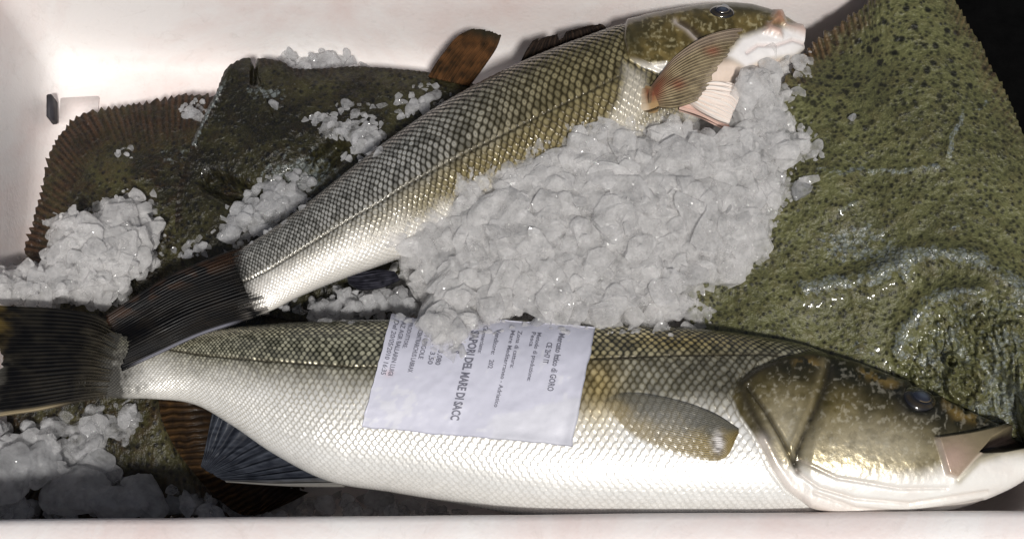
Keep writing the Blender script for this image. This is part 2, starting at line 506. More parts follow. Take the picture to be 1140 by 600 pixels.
def zg(x, y):
    wall = 1182 - (566 - y) * (152 / 593.)                # where the right wall's inner edge runs
    k = sstep(0, 1, 1 + (x - wall) / lerp(120, 26, sstep(330, 450, y)))
    z = zg0(x, y)
    return z + np.maximum(0, 192 - z) * k
green = flatfish('turbot', [(1062, 0), (1046, -24), (1012, -38), (980, -18), (966, 4), (936, 27), (903, 50), (860, 110), (800, 200), (765, 300), (775, 370), (830, 420), (900, 440), (1000, 470),
                            (1080, 500), (1150, 512), (1205, 450), (1205, 330), (1172, 230), (1140, 152), (1118, 100), (1090, 48)], (985, 260), zg, M_GREEN, 14,
                 teeth=(6, 8.5), fringe_w=26, fringe_on=lambda x, y: sstep(850, 890, x) * (1 - sstep(60, 140, y)) * (1 - .8 * sstep(975, 1010, x)) + .35 * sstep(1040, 1060, x) * (1 - sstep(100, 220, y)),
                 detail=det_green, spot=lambda x, y: .95 * (1 - sstep(60, 230, y)) + .25, nr=240)
tag(green, 'large olive green turbot with dark freckles hanging over the right box wall', 'turbot', 'turbots laid in the box')

# --- brown turbot at the left
zb = idw([(60, 150, 55), (130, 120, 58), (220, 110, 60), (30, 280, 60), (150, 200, 72), (250, 250, 70), (100, 330, 66), (200, 470, 36), (260, 555, 34), (310, 560, 38), (60, 520, 10), (0, 480, 10), (130, 560, 8), (300, 400, 60)])
def det_brown(x, y):
    dh = 7 * line(x, y, [(178, 450), (196, 490), (214, 520), (236, 545)], 7) - 8 * line(x, y, [(196, 452), (214, 490), (232, 520)], 8)
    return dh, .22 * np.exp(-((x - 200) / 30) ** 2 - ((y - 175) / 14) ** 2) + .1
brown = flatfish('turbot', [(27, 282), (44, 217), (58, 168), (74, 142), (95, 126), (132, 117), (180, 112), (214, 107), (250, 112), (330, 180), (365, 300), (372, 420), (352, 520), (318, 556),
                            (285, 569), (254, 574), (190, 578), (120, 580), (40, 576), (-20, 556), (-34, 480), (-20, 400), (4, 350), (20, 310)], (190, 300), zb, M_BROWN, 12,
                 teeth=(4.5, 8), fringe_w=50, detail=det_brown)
tag(brown, 'brown turbot with serrated rusty fin fringe in the far left corner', 'turbot', 'turbots laid in the box')

BROWN = brown
# --- dark turbot in the middle
zd = idw([(225, 150, 84), (270, 75, 92), (300, 70, 92), (420, 80, 86), (520, 95, 84), (300, 160, 96), (400, 150, 92), (210, 260, 78), (260, 300, 72), (350, 250, 80), (420, 320, 66), (330, 340, 60), (520, 200, 76)])
def det_dark(x, y):
    dh = 4 * line(x, y, [(216, 160), (230, 128), (244, 100), (256, 76)], 4) - 20 * line(x, y, [(240, 205), (300, 232), (352, 190), (375, 168)], 13)
    dh -= 10 * line(x, y, [(283, 66), (282, 92)], 3.0)
    pale_sheen = .3 * np.exp(-((x - 335) / 45) ** 2 - ((y - 195) / 22) ** 2) + .25 * np.exp(-((x - 297) / 18) ** 2 - ((y - 102) / 8) ** 2) + .16
    pale_sheen += .35 * line(x, y, [(216, 160), (230, 128), (250, 92)], 2.5)  # pale body edge, mixed in through the sheen mask
    return dh, pale_sheen
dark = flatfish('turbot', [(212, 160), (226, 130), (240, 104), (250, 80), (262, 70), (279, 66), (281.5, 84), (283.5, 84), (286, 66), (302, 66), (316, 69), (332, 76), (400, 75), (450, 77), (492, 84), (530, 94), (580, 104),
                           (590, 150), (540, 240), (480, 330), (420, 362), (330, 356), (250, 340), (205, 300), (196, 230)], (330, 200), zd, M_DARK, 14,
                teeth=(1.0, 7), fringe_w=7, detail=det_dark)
tag(dark, 'blackish brown turbot with a notched edge lying under the far bass', 'turbot', 'turbots laid in the box')

# ------------------------------------------------------------------ fins
def fin(name, eu, el, pos, colour, parent, nrays=16, amp=2.0, nt=60, ns=160, thick=2.5, fork=None, alpha=None, mat=None, ragged=.03):
    """sheet between two edge polylines (px), both from base to tip; pos(px,py,s,t) -> world"""
    a, b = curve(np.asarray(eu, float), nt), curve(np.asarray(el, float), nt)
    t = np.linspace(0, 1, nt)[None, :]; s = np.linspace(0, 1, ns)[:, None]
    end = 1 - (fork(s) if fork else 0 * s) - ragged * vnoise(s * nrays * 1.6, s * 0, None, 3)
    te = t * end
    def samp(E):
        k = te * (nt - 1)
        return np.stack([np.interp(k, np.arange(nt), E[:, q]) for q in (0, 1)], -1)
    P = lerp(samp(a), samp(b), s[..., None])
    x, y = P[..., 0], P[..., 1]
    S = np.broadcast_to(s, x.shape)
    rp = S * nrays + .8 * fbm(S * 9, te * 1.2, None, 5, 3)
    fine = np.where(te > .45, rp * 2, rp)
    ray = .5 + .5 * np.cos(2 * np.pi * rp)
    ray = lerp(ray, .5 + .5 * np.cos(4 * np.pi * rp), sstep(.4, .75, te) * .6)
    top = pos(x, y, S, te)
    top = top + np.array([0, 0, 1.0]) * (amp * (ray - .5) * (.4 + .6 * np.minimum(1, 4 * (1 - t))))[..., None]
    bot = top - np.array([0, 0, thick])
    n, m = x.shape
    verts = np.vstack([top.reshape(-1, 3), bot.reshape(-1, 3)])
    f1 = grid_faces(n, m); f2 = grid_faces(n, m, off=n * m)[:, ::-1]
    rim = np.concatenate([np.arange(m), np.arange(1, n) * m + m - 1, (n - 1) * m + np.arange(m - 2, -1, -1), np.arange(n - 2, 0, -1) * m])
    r2 = np.roll(rim, -1)
    f3 = np.stack([rim, r2, r2 + n * m, rim + n * m], -1)
    q = verts[f1[len(f1) // 2]]
    flip = np.cross(q[1] - q[0], q[2] - q[0])[2] < 0
    if flip: f1, f2, f3 = f1[:, ::-1], f2[:, ::-1], f3
    else: f3 = f3[:, ::-1]
    col = colour(x, y, S, te, ray).reshape(-1, 3)
    al = np.ones(x.shape) if alpha is None else alpha(x, y, S, te, ray)
    al = np.broadcast_to(al, x.shape).ravel()
    return build(name, verts, [f1, f2, f3], mat or M_FIN, parent, {'col': np.vstack([col, col]), 'alp': np.concatenate([al, al])})

def zpos(z0, z1, extra=None):
    def f(x, y, s, t):
        z = lerp(z0, z1, t)
        if extra: z = z + extra(x, y, s, t)
        return at(x, y, z)
    return f

def c3(*c): return np.array(c, float)
def cmix(a, b, t): return a + (b - a) * t[..., None]

def col_brownfin(x, y, s, t, r):
    n = fbm(x / 7, y / 7, None, 17, 3)
    c = cmix(c3(.022, .014, .008), c3(.11, .050, .020), np.clip(r * .22 + n * 1.3 - .35, 0, 1))
    return cmix(c, c3(.02, .02, .014), sstep(.72, .95, t) * .8)
tf = fin('tail_fin', [(476, 86), (488, 66), (508, 42), (528, 31)], [(522, 96), (537, 76), (552, 54), (559, 36)], zpos(86, 150), col_brownfin, dark, 11, 2.2, fork=lambda s: .06 * np.abs(s - .4))
tf['label'] = 'rusty brown tail fin leaning on the far wall'
fb = fin('fin_fringe', [(176, 440), (180, 466), (194, 496), (214, 524), (240, 552), (268, 572), (300, 570)], [(236, 444), (240, 474), (246, 500), (262, 520), (290, 534), (320, 542), (345, 548)],
         zpos(66, 58, lambda x, y, s, t: 8 * np.sin(3.1 * s) + 2.2 * (1 - s) * np.sin(150 * t + 3 * s + 5 * fbm(x / 16, y / 16, None, 29, 3)) + 4 * np.sin(9 * t)),
         lambda x, y, s, t, r: cmix(c3(.008, .006, .005), c3(.075, .040, .015), np.clip((.2 + 1.2 * (fbm(x / 7, y / 7, None, 27, 4) - .2)) * (.3 + .7 * .5 * (1 + np.sin(150 * t + 3 * s + 5 * fbm(x / 16, y / 16, None, 29, 3)))) * (.25 + .9 * (1 - s)), 0, 1)), brown, 1, 0.0, ragged=.02, nt=220)
def col_blackfin(x, y, s, t, r):
    return cmix(c3(.006, .006, .007), c3(.045, .030, .022), np.clip(r * .7 + .5 * (fbm(x / 5, y / 5, None, 18, 2) - .4), 0, 1))
ff = fin('fin_fringe', [(572, 96), (580, 68), (592, 47), (598, 44)], [(690, 70), (684, 50), (674, 30), (666, 26)], zpos(84, 150, lambda x, y, s, t: 0 * x), col_blackfin, dark, 13, 3.5,
         fork=lambda s: -.12 * np.exp(-((s - .75) / .25) ** 2) + .16 * np.exp(-((s - .43) / .05) ** 2), ragged=.16)
ff['label'] = 'black spiky fin fringe standing against the far wall'

# ------------------------------------------------------------------ sea bass
def scales(u, v):
    best = np.full(u.shape, -9.0); rr = np.ones(u.shape); qx0 = np.zeros(u.shape); qy0 = np.zeros(u.shape); idh = np.zeros(u.shape)
    jb = np.round(v)
    for dj in (-1, 0, 1):
        j = jb + dj
        off = .5 * (np.abs(j) % 2)
        ib = np.round(u - off)
        for di in (-1, 0, 1):
            i = ib + di
            rnd = _h(i + 1000, j + 1000, j * 0, 3)
            qx = u - (i + off) + .10 * (rnd - .5); qy = v - j + .12 * (_h(i + 900, j + 800, j * 0, 7) - .5)
            r = np.hypot(qx / .86, qy / .98)
            h = np.where(r < 1, -qx, -9)
            k = h > best
            best = np.where(k, h, best); rr = np.where(k, r, rr); qx0 = np.where(k, qx, qx0); qy0 = np.where(k, qy, qy0); idh = np.where(k, rnd, idh)
    return np.clip(best, -.5, 1), rr, qx0, qy0, idh

def bass(st, n_u, n_top, rows, flare, paint, n_bot=24):
    st = np.asarray(st, float)
    mid = np.hstack([(st[:, :2] + st[:, 2:4]) / 2, st])
    Q = curve(mid, n_u)
    D, Vv, zc, hh = Q[:, 2:4], Q[:, 4:6], Q[:, 6], np.maximum(Q[:, 7], 2)
    Dw, Vw = at(D[:, 0], D[:, 1], zc), at(Vv[:, 0], Vv[:, 1], zc)
    Mw = (Dw + Vw) / 2; b = (Vw - Dw) / 2; bl = np.linalg.norm(b, axis=1); bh = b / bl[:, None]
    vd = Mw - CAM
    k = np.abs((vd * bh).sum(1) / vd[:, 2])
    B = np.sqrt(np.maximum(bl ** 2 - (hh * k) ** 2, (bl * .45) ** 2))
    a = np.concatenate([np.linspace(0, np.pi, n_top), np.linspace(np.pi, 2 * np.pi, n_bot + 2)[1:-1]])
    ca, sa = np.cos(a), np.sin(a)
    ex = .92
    ca2 = np.sign(ca) * np.abs(ca) ** ex; sa2 = np.sign(sa) * np.abs(sa) ** ex
    X = Mw[:, None, :] - bh[:, None, :] * (B[:, None] * ca2)[..., None] + np.array([0, 0, 1.0]) * (hh[:, None] * sa2)[..., None]
    N = gnormals(np.concatenate([X, X[:, :1]], 1))[:, :-1]
    if (N[:, n_top // 2, 2]).mean() < 0: N = -N
    # coarse copy for resting things on
    kx, ky = 6, 6
    tb = X[::kx, :n_top:ky]; tree = bvh(tb.reshape(-1, 3), [list(f) for f in grid_faces(tb.shape[0], tb.shape[1])])
    SOLIDS.append(tree)
    T = X[:, :n_top]; Pp = proj(T); x, y = Pp[..., 0], Pp[..., 1]
    per = np.pi * np.sqrt((B ** 2 + hh ** 2) / 2)
    du = np.linalg.norm(np.gradient(Mw, axis=0), axis=1)
    pitch = np.clip(per / rows * 1.55, 4.0, 30)
    uu = np.cumsum(du / pitch)[:, None] + np.zeros((1, n_top))
    vv2 = (np.linspace(0, 1, n_top)[None, :] * rows) + np.zeros((n_u, 1))
    f = (((Pp - D[:, None]) * (Vv - D)[:, None]).sum(-1) / ((Vv - D) ** 2).sum(1)[:, None])
    sc = scales(uu + 1.1 * (fbm(x / 60, y / 60, None, 2, 3) - .5) + .35 * (fbm(x / 14, y / 14, None, 4, 2) - .5), vv2 + 1.6 * (fbm(x / 80, y / 80, None, 6, 3) - .5) + .3 * (fbm(x / 12, y / 12, None, 7, 2) - .5))
    size = pitch[:, None] + 0 * uu
    d, col, met, rgh = paint(x, y, f, sc, size)
    edgew = np.sin(np.linspace(0, np.pi, n_top))[None, :] ** .35
    T2 = T + N[:, :n_top] * (d * edgew)[..., None]
    G = np.concatenate([T2, X[:, n_top:]], 1)
    nb = G.shape[1] - n_top
    padc = np.concatenate([col, np.repeat(col[:, -1:], nb, 1)], 1)
    padf = lambda A: np.concatenate([A, np.repeat(A[:, -1:], nb, 1)], 1)
    n, m = G.shape[:2]
    verts = np.vstack([G.reshape(-1, 3), G[0].mean(0), G[-1].mean(0)])
    fc = grid_faces(n, m, True)
    e0 = np.stack([np.arange(m), (np.arange(m) + 1) % m, np.full(m, n * m)], -1)
    e1 = np.stack([(np.arange(m) + 1) % m + (n - 1) * m, np.arange(m) + (n - 1) * m, np.full(m, n * m + 1)], -1)
    q = verts[fc[(n // 2) * m + n_top // 2]]
    if np.cross(q[1] - q[0], q[2] - q[0])[2] < 0: fc, e0, e1 = fc[:, ::-1], e0[:, ::-1], e1[:, ::-1]
    at2 = lambda A: np.concatenate([padf(A).ravel(), [0.3, 0.3]])
    cc = np.vstack([padc.reshape(-1, 3), col[0].mean(0), col[-1].mean(0)])
    return verts, [fc, e0, e1], {'col': cc, 'met': at2(met), 'rgh': at2(rgh)}, tree

def eye(name, px, py, rad, tree, parent, squash=1.0, off=0.0, cols=None):
    h = hit(px, py, [tree])
    c, nv = h[0], h[1]
    nv = nv / np.linalg.norm(nv)
    e1 = np.cross(np.array([0, 1.0, 0]), nv); e1 /= np.linalg.norm(e1); e2 = np.cross(nv, e1)
    nr, na = 18, 48
    def dome(r0, hgt, z0, nm, mat, par, colf):
        th = np.linspace(0, np.pi / 2, nr)[:, None]; ph = np.linspace(0, 2 * np.pi, na, endpoint=False)[None, :]
        rr = np.sin(th) * r0
        lx, ly, lz = rr * np.cos(ph), rr * np.sin(ph) * squash, np.cos(th) * hgt + z0 + 0 * ph
        P = c + lx[..., None] * e1 + ly[..., None] * e2 + lz[..., None] * nv
        low = c + (lx[-1] * 1.02)[:, None] * e1 + (ly[-1] * 1.02)[:, None] * e2 + (z0 - 8) * nv
        G = np.concatenate([P, low[None]], 0)
        col = colf((rr / r0) + 0 * ph, ph + 0 * rr); col = np.concatenate([col, col[-1:]], 0)
        return build(nm, G.reshape(-1, 3), [grid_faces(nr + 1, na, True)], mat, par, {'col': col.reshape(-1, 3)})
    EM = mat_attr('wet_eye', .08, .00005, 800, Coat_Weight=.8, Coat_Roughness=.03)
    def ec(r, p):
        n = fbm(r * 4, np.cos(p) * 3 + np.sin(p) * 2, None, 3, 3)
        col = cmix(c3(.010, .010, .012), c3(.05, .035, .014), sstep(.6, .75, r) * (1 - sstep(.8, .95, r)) * n)
        return col
    def pc(r, p):
        col = cmix(c3(.055, .065, .085), c3(.018, .02, .03), sstep(.2, .75, r))
        return cmix(col, c3(.17, .12, .05), sstep(.82, .93, r) * (np.sin(p + 2.2) > .1))
    eo = dome(rad, rad * .42, off, name, EM, parent, ec)
    dome(rad * .58, rad * .26, off + rad * .25, 'pupil', EM, eo, pc)
    return eo

# ---------- near bass
ST1 = [(98, 380, 96, 434, 150, 2.5), (132, 368, 130, 443, 150, 9), (165, 367, 168, 444, 149, 16), (215, 370, 215, 450, 146, 23), (260, 365, 258, 474, 142, 33), (310, 361, 305, 506, 138, 43), (370, 358, 365, 536, 136, 53),
       (440, 357, 435, 548, 135, 60), (520, 357, 515, 562, 135, 64), (600, 358, 595, 576, 135, 66), (680, 361, 678, 581, 135, 66), (760, 366, 760, 583, 135, 66), (830, 374, 835, 583, 135, 65),
       (890, 385, 890, 581, 135, 63), (950, 407, 950, 581, 136, 58), (1000, 429, 1000, 577, 138, 51), (1050, 453, 1052, 567, 140, 42), (1090, 471, 1095, 553, 142, 31), (1122, 485, 1132, 534, 144, 20), (1140, 493, 1146, 517, 145, 9)]
LL1 = [(150, 384), (185, 388), (225, 395), (300, 402), (390, 408), (480, 408), (570, 403), (653, 399), (760, 395), (850, 394), (880, 396)]
OP1 = [(905, 390), (872, 396), (840, 409), (821, 424), (815, 440), (823, 461), (838, 482), (848, 500), (858, 520), (875, 545), (900, 563), (940, 574), (1000, 580), (1160, 560), (1160, 470), (1050, 440), (960, 400)]
PRE1 = [(922, 404), (915, 430), (905, 455), (893, 480), (885, 500), (883, 516)]
MAX1 = [(1036, 488), (1076, 484), (1122, 478), (1132, 483), (1102, 495), (1080, 511), (1060, 530), (1049, 527)]
MTH1 = [(1082, 505), (1096, 492), (1112, 486), (1145, 480), (1148, 499), (1110, 505)]
def paint1(x, y, f, sc, size):
    h, r, qx, qy, rnd = sc
    n1 = fbm(x / 26, y / 26, None, 50, 4); n2 = fbm(x / 4.5, y / 4.5, None, 51, 3); n3 = fbm(x / 9, y / 9, None, 52, 3)
    op = sdf(x, y, OP1)
    head = sstep(-1.5, 1.5, op)
    body = 1 - head
    LLy = np.interp(x, [p[0] for p in LL1], [p[1] for p in LL1])
    # pigment zones
    yb = np.interp(x, [100, 200, 300, 400, 500, 600, 680, 760, 830], [388, 408, 424, 434, 442, 452, 458, 452, 456]) + 16 * (n1 - .5)
    back = 1 - sstep(-9, 12, y - LLy + 10 * (n3 - .5))                     # above the lateral line
    flank = 1 - sstep(-26, 22, y - yb)
    dot = np.exp(-((qx + .42) / .26) ** 2 - (qy / .42) ** 2)
    edge = sstep(.70, 1.0, r)
    tail = 1 - sstep(110, 190, x)
    w = lambda m: m[..., None]
    white = cmix(c3(.68, .67, .645), c3(.86, .855, .83), dot)
    white = white * (1 - w(edge * (1 - sstep(440, 525, y)) * (.5 + n1)) * c3(.30, .34, .44))
    mid = cmix(c3(.16, .145, .095), c3(.56, .54, .45), np.clip(dot * 1.2 - .1 + .25 * (rnd - .5), 0, 1))
    mid = mid * w(1 - .4 * edge) * w(.72 + .5 * rnd)
    dull = sstep(.35, .68, fbm(x / 34, y / 16, None, 57, 3))
    bk = cmix(c3(.016, .017, .009), c3(.86, .82, .60), np.clip(dot * (.55 + 1.1 * rnd) - .06, 0, 1))
    col = cmix(white, mid, flank)
    col = cmix(col, bk, back)
    gold = np.exp(-((x - 760) / 90) ** 2 - ((y - 380) / 14) ** 2) + np.exp(-((x - 665) / 26) ** 2 - ((y - 430) / 40) ** 2)
    col = col * (1 + w(gold) * (c3(1.15, .95, .55) - 1))
    # dark wash towards the head
    wash = sstep(690, 800, x) * (1 - sstep(430, 452, y + 12 * (n1 - .5)))
    col = col * w(1 - .45 * wash * body * (1 - back * .6))
    tk = np.clip(1.35 * (1 - sstep(112, 182, x + 34 * (n1 - .5) + 22 * (n3 - .5) + 12 * (n2 - .5))), 0, 1)
    col = cmix(col, cmix(c3(.010, .009, .007), c3(.06, .056, .045), dot), tk * .95)
    met = (.26 + .42 * back * dot + .30 * flank * (1 - back) * dot) * (1 - .8 * tk)
    rgh = .34 - .1 * dot
    d = (1.0 + .9 * rnd) * (h - .3) * np.clip(size / 8, .5, 1.4) * (1 - .7 * sstep(470, 545, y))
    d = d - .5 * back * edge
    ll = line(x, y, LL1, 1.5)
    d = d - 1.6 * ll * body; col = cmix(col, c3(.035, .028, .014), .85 * ll * body)
    # fine scratches / mucus
    col = col * w(.90 + .16 * n2 + .06 * (rnd - .5))
    col = cmix(col, col * .62 + .03, back * (1 - dull) * .7)
    # ---- head
    hd = np.zeros_like(x)
    fy = (y - np.interp(x, [800, 905, 960, 1060, 1140], [390, 390, 411, 457, 492]))          # px below the head's upper edge
    top = 1 - sstep(4, 64, fy + 22 * (n1 - .5))
    wl = np.interp(x, [820, 860, 900, 960, 1020, 1060, 1140], [500, 520, 524, 530, 532, 520, 508])
    low = sstep(-14, 8, y - wl + 10 * (n1 - .5))
    hc = cmix(c3(.060, .048, .015), c3(.155, .122, .045), np.clip((n1 * .6 + n3 * .4 - .3) * 2.0, 0, 1))
    cheek = np.exp(-((x - 965) / 62) ** 2 - ((y - 504) / 29) ** 2) + .75 * np.exp(-((x - 872) / 26) ** 2 - ((y - 488) / 40) ** 2)
    cheek = np.clip(cheek * 1.05 + .18 * (n3 - .5) + .14 * (n2 - .5), 0, 1)
    hc = cmix(hc, c3(.64, .57, .40), cheek)
    hc = cmix(hc, c3(.010, .010, .005), np.clip(top * 1.05, 0, 1))
    gl = np.clip(line(x, y, [(960, 418), (985, 430), (995, 432)], 6) + line(x, y, [(1048, 452), (1062, 466), (1085, 470), (1100, 474)], 6) + line(x, y, [(890, 402), (905, 410)], 8), 0, 1) * sstep(.45, .62, n3)
    hc = cmix(hc, c3(.30, .20, .06), gl * .8)
    speck = sstep(.56, .78, fbm(x / 3.6 + 2 * n3, y / 3.6 + 2 * n1, None, 60, 3))
    hc = cmix(hc, c3(.72, .68, .56), speck * .3 * (1 - low) * sstep(.1, .5, cheek + .35))
    hc = cmix(hc, c3(.05, .04, .018), .28 * sstep(.50, .72, fbm(x / 9 + 1.5 * n3, y / 9 + 1.5 * n1, None, 61, 4)) * (1 - low))
    hw = cmix(c3(.80, .80, .77), c3(.74, .70, .66), n1)
    hc = cmix(hc, hw, low)
    # dark rear band of the gill cover and the grooves
    b1 = line(x, y, [(905, 394), (876, 399), (843, 413), (826, 428), (829, 446), (842, 470), (852, 488)], 7)
    hc = cmix(hc, c3(.030, .024, .012), .9 * b1)
    e2 = line(x, y, [(832, 432), (850, 456), (868, 486), (882, 513), (888, 524)], 2.6)
    hc = cmix(hc, c3(.03, .025, .015), .85 * e2)
    memb = line(x, y, [(846, 492), (856, 512), (872, 535), (895, 553), (930, 565), (975, 571)], 8)
    hc = cmix(hc, c3(.76, .69, .64), .75 * memb)
    e1 = line(x, y, [(p[0] + 3, p[1]) for p in PRE1], 4.5)
    hc = cmix(hc, c3(.024, .020, .012), .92 * e1 * sstep(0, 12, fy) * (.45 + .8 * n3))  # shade of the groove, painted dark into the head colour
    bev = line(x, y, [(p[0] - 7, p[1]) for p in PRE1], 4)
    hc = cmix(hc, c3(.24, .20, .11), .5 * bev * (.4 + n3))
    # raised plates
    hd += 4.5 * sstep(-1, 9, op) - 4 * e2 - 5.5 * e1 * (.35 + .65 * n1) + 1.2 * bev
    hd += 4 * sstep(0, 14, x - np.interp(y, [p[1] for p in PRE1], [p[0] + 6 for p in PRE1])) * sstep(400, 440, y)
    hd += 2.2 * memb
    folds = [[(886, 524), (910, 540), (950, 551), (1010, 556), (1095, 543)], [(905, 545), (950, 560), (1010, 566), (1090, 552)], [(890, 512), (930, 530), (1000, 541), (1050, 540)]]
    for q, fo in enumerate(folds):
        e = line(x, y, fo, 2.2); hd -= (2.5, 1.8, 1.5)[q] * e
        hc = cmix(hc, c3(.55, .47, .42), .35 * e)
    mx = sdf(x, y, MAX1); mi = sstep(-1, 3, mx)
    hd += 6 * mi
    mc = cmix(c3(.20, .165, .10), c3(.40, .29, .235), np.clip(np.exp(-((x - 1052) / 22) ** 2 - ((y - 512) / 18) ** 2), 0, 1))
    mc = cmix(mc, c3(.06, .05, .03), sstep(1085, 1125, x) * (1 - sstep(482, 490, y)))
    hc = cmix(hc, mc, mi)
    hc = cmix(hc, c3(.66, .55, .47), .7 * np.exp(-((mx - 1) / 1.6) ** 2) * sstep(0, 10, y - 486))
    mt = sstep(-1, 3, sdf(x, y, MTH1))
    hd -= 11 * mt; hc = cmix(hc, c3(.018, .012, .010), mt)
    lip = line(x, y, [(1062, 532), (1084, 512), (1108, 505), (1142, 503)], 4)
    hd += 3 * lip * (1 - mi); hc = cmix(hc, c3(.34, .30, .20), .6 * lip * (1 - mi))
    # nostril
    ns_ = np.exp(-(np.hypot(x - 1072, y - 463) / 2.6) ** 2); hd -= 4 * ns_; hc = cmix(hc, c3(.01, .01, .008), ns_)
    sock = np.hypot((x - 1021) / 1.15, y - 446)
    hd -= 4 * np.exp(-(sock / 16) ** 4); hd += 2.5 * np.exp(-((sock - 20) / 4) ** 2)
    hc = cmix(hc, c3(.012, .011, .009), np.exp(-(sock / 25) ** 4))
    hd += .5 * (n3 - .5) + .45 * (n2 - .5)
    hmet = .12 + .55 * cheek * (1 - low); hr = .30 + .08 * low - .06 * cheek + .22 * top
    col = cmix(col, hc, head); d = lerp(d, hd, head); met = lerp(met, hmet, head); rgh = lerp(rgh, hr, head)
    shadow_gap = np.exp(-((op + 1.5) / 2.0) ** 2) * sstep(385, 400, y)
    d -= 2.5 * shadow_gap
    return d, np.clip(col, 0, .92), np.clip(met, 0, .8), np.clip(rgh, .12, .6)
v1, f1, a1, T1 = bass(ST1, 1350, 280, 52, 0, paint1)
bass1 = build('sea_bass', v1, f1, M_FISH, None, a1)
tag(bass1, 'large silver sea bass with a paper label, lying along the near rim', 'sea bass', 'sea bass on ice')
eye('eye', 1021, 448, 20, T1, bass1, .85, 4)

def on_tree(tree, off=2.0, zfall=150.0):
    def f(x, y, s, t):
        out = np.zeros(x.shape + (3,))
        for i in range(x.shape[0]):
            for j in range(x.shape[1]):
                h = hit(x[i, j], y[i, j], [tree])
                out[i, j] = (h[0] + h[1] * off) if h else at(x[i, j], y[i, j], zfall)
        return out + (np.array([0, 0, 1.0]) * (1.0 * np.sin(np.pi * np.clip(s, 0, 1)) * t)[..., None])
    return f

def col_pec(x, y, s, t, r):
    n = fbm(x / 12, y / 12, None, 71, 3)
    c = cmix(c3(.14, .135, .11), c3(.42, .32, .13), sstep(.2, .85, s + .6 * (n - .5)))
    c = cmix(c, c3(.06, .055, .04), (1 - r) * .6)
    c = cmix(c, c3(.015, .015, .018), (1 - sstep(.0, .07, s)) * .8)
    patch = np.exp(-((x - 799) / 6) ** 2 - ((y - 494) / 12) ** 2)
    sp = fbm(x / 2.5, y / 2.5, None, 72, 2)
    return cmix(c, cmix(c3(.22, .20, .19), c3(.75, .72, .70), sstep(.4, .6, sp)), np.clip(patch * 1.5, 0, 1))
pf = fin('pectoral_fin', [(822, 477), (795, 460), (760, 447), (720, 439), (694, 438), (676, 444)], [(822, 482), (806, 510), (772, 510), (735, 500), (700, 482), (672, 450)], on_tree(T1, 2.4), col_pec, bass1, 27, .9, nt=44, ns=130,
         fork=lambda s: 0 * s, alpha=lambda x, y, s, t, r: np.clip(.16 + .42 * r + .4 * (1 - sstep(0, .5, t)) - .10 * t, 0, 1) * (1 - .75 * sstep(.86, 1, t)) * (1 - .7 * sstep(.9, 1, s) * sstep(.2, .4, t)), ragged=.02, thick=.8)

def col_tail1(x, y, s, t, r):
    n = fbm(x / 14, y / 9, None, 73, 3)
    c = cmix(c3(.003, .003, .0035), c3(.022, .019, .014), np.clip(r * .5 + n - .6, 0, 1))
    c = cmix(c, c3(.07, .06, .042), (1 - sstep(0, .28, t + .3 * (n - .5))) * .6)
    tip = sstep(.72, .95, t + .25 * (n - .5))
    c = cmix(c, cmix(c3(.13, .09, .025), c3(.12, .115, .10), sstep(.25, .6, s)), tip * .75)
    c = cmix(c, c3(.26, .21, .13), sstep(.955, .99, s) * sstep(.2, .5, t))
    return c
fin('tail_fin', [(134, 366), (105, 350), (60, 343), (0, 340), (-34, 333)], [(118, 443), (80, 449), (40, 457), (0, 463), (-34, 472)], zpos(153, 150, lambda x, y, s, t: 9 * np.sin(np.pi * s) * (1 - t) + 1.5 * np.sin(6 * s + 5 * t)), col_tail1, bass1, 26, 1.1,
    fork=lambda s: .22 * np.exp(-((s - .5) / .28) ** 2), alpha=lambda x, y, s, t, r: sstep(.0, .22, t + .5 * (fbm(s * 30, t * 3, None, 33, 3) - .5) * (1 - t) + .1 * (r - .6)))
def col_anal(x, y, s, t, r):
    n = fbm(x / 10, y / 3, None, 74, 3)
    c = cmix(c3(.012, .014, .020), c3(.038, .043, .055), np.clip(r * .5 + (n - .45) * 1.6, 0, 1))
    return cmix(c, c3(.22, .21, .19), sstep(.86, 1, s) * .7)
fin('anal_fin', [(236, 458), (232, 478), (228, 500), (223, 520)], [(384, 541), (360, 541), (310, 540), (250, 536)], zpos(136, 118), col_anal, bass1, 11, 4.0, fork=lambda s: .0 * s, ragged=.03)
def col_dors(x, y, s, t, r): return cmix(c3(.008, .008, .008), c3(.06, .055, .04), r * .8)
fin('dorsal_fin', [(520, 361), (545, 358), (560, 356)], [(860, 384), (800, 370), (705, 358)], zpos(152, 158), col_dors, bass1, 12, 2.5, ragged=.1)

# ---------- far bass
ST2 = [(258, 283, 286, 352, 172, 11), (280, 270, 306, 344, 171, 16), (305, 254, 332, 331, 169, 21), (342, 227, 372, 314, 166, 28), (386, 192, 428, 294, 162, 36), (432, 157, 482, 272, 159, 43), (482, 123, 538, 248, 156, 48), (540, 90, 592, 224, 154, 51),
       (600, 62, 650, 204, 152, 52), (650, 43, 702, 182, 152, 51), (697, 27, 746, 156, 152, 48), (746, 16, 790, 128, 152, 43), (790, 9, 826, 106, 152, 36), (828, 9, 856, 86, 152, 28), (862, 18, 880, 70, 151, 19), (886, 32, 893, 56, 150, 8)]
LL2 = [(262, 318), (300, 300), (345, 272), (380, 250), (420, 227), (455, 205), (510, 175), (560, 150), (605, 127), (640, 110), (688, 86)]
GC2 = [(697, 20), (693, 44), (698, 64), (716, 74), (742, 84), (770, 100), (800, 112), (900, 90), (900, -10), (740, -10)]
JAW2 = [(806, 64), (824, 44), (848, 36), (868, 34), (892, 34), (900, 50), (884, 62), (850, 68), (828, 78)]
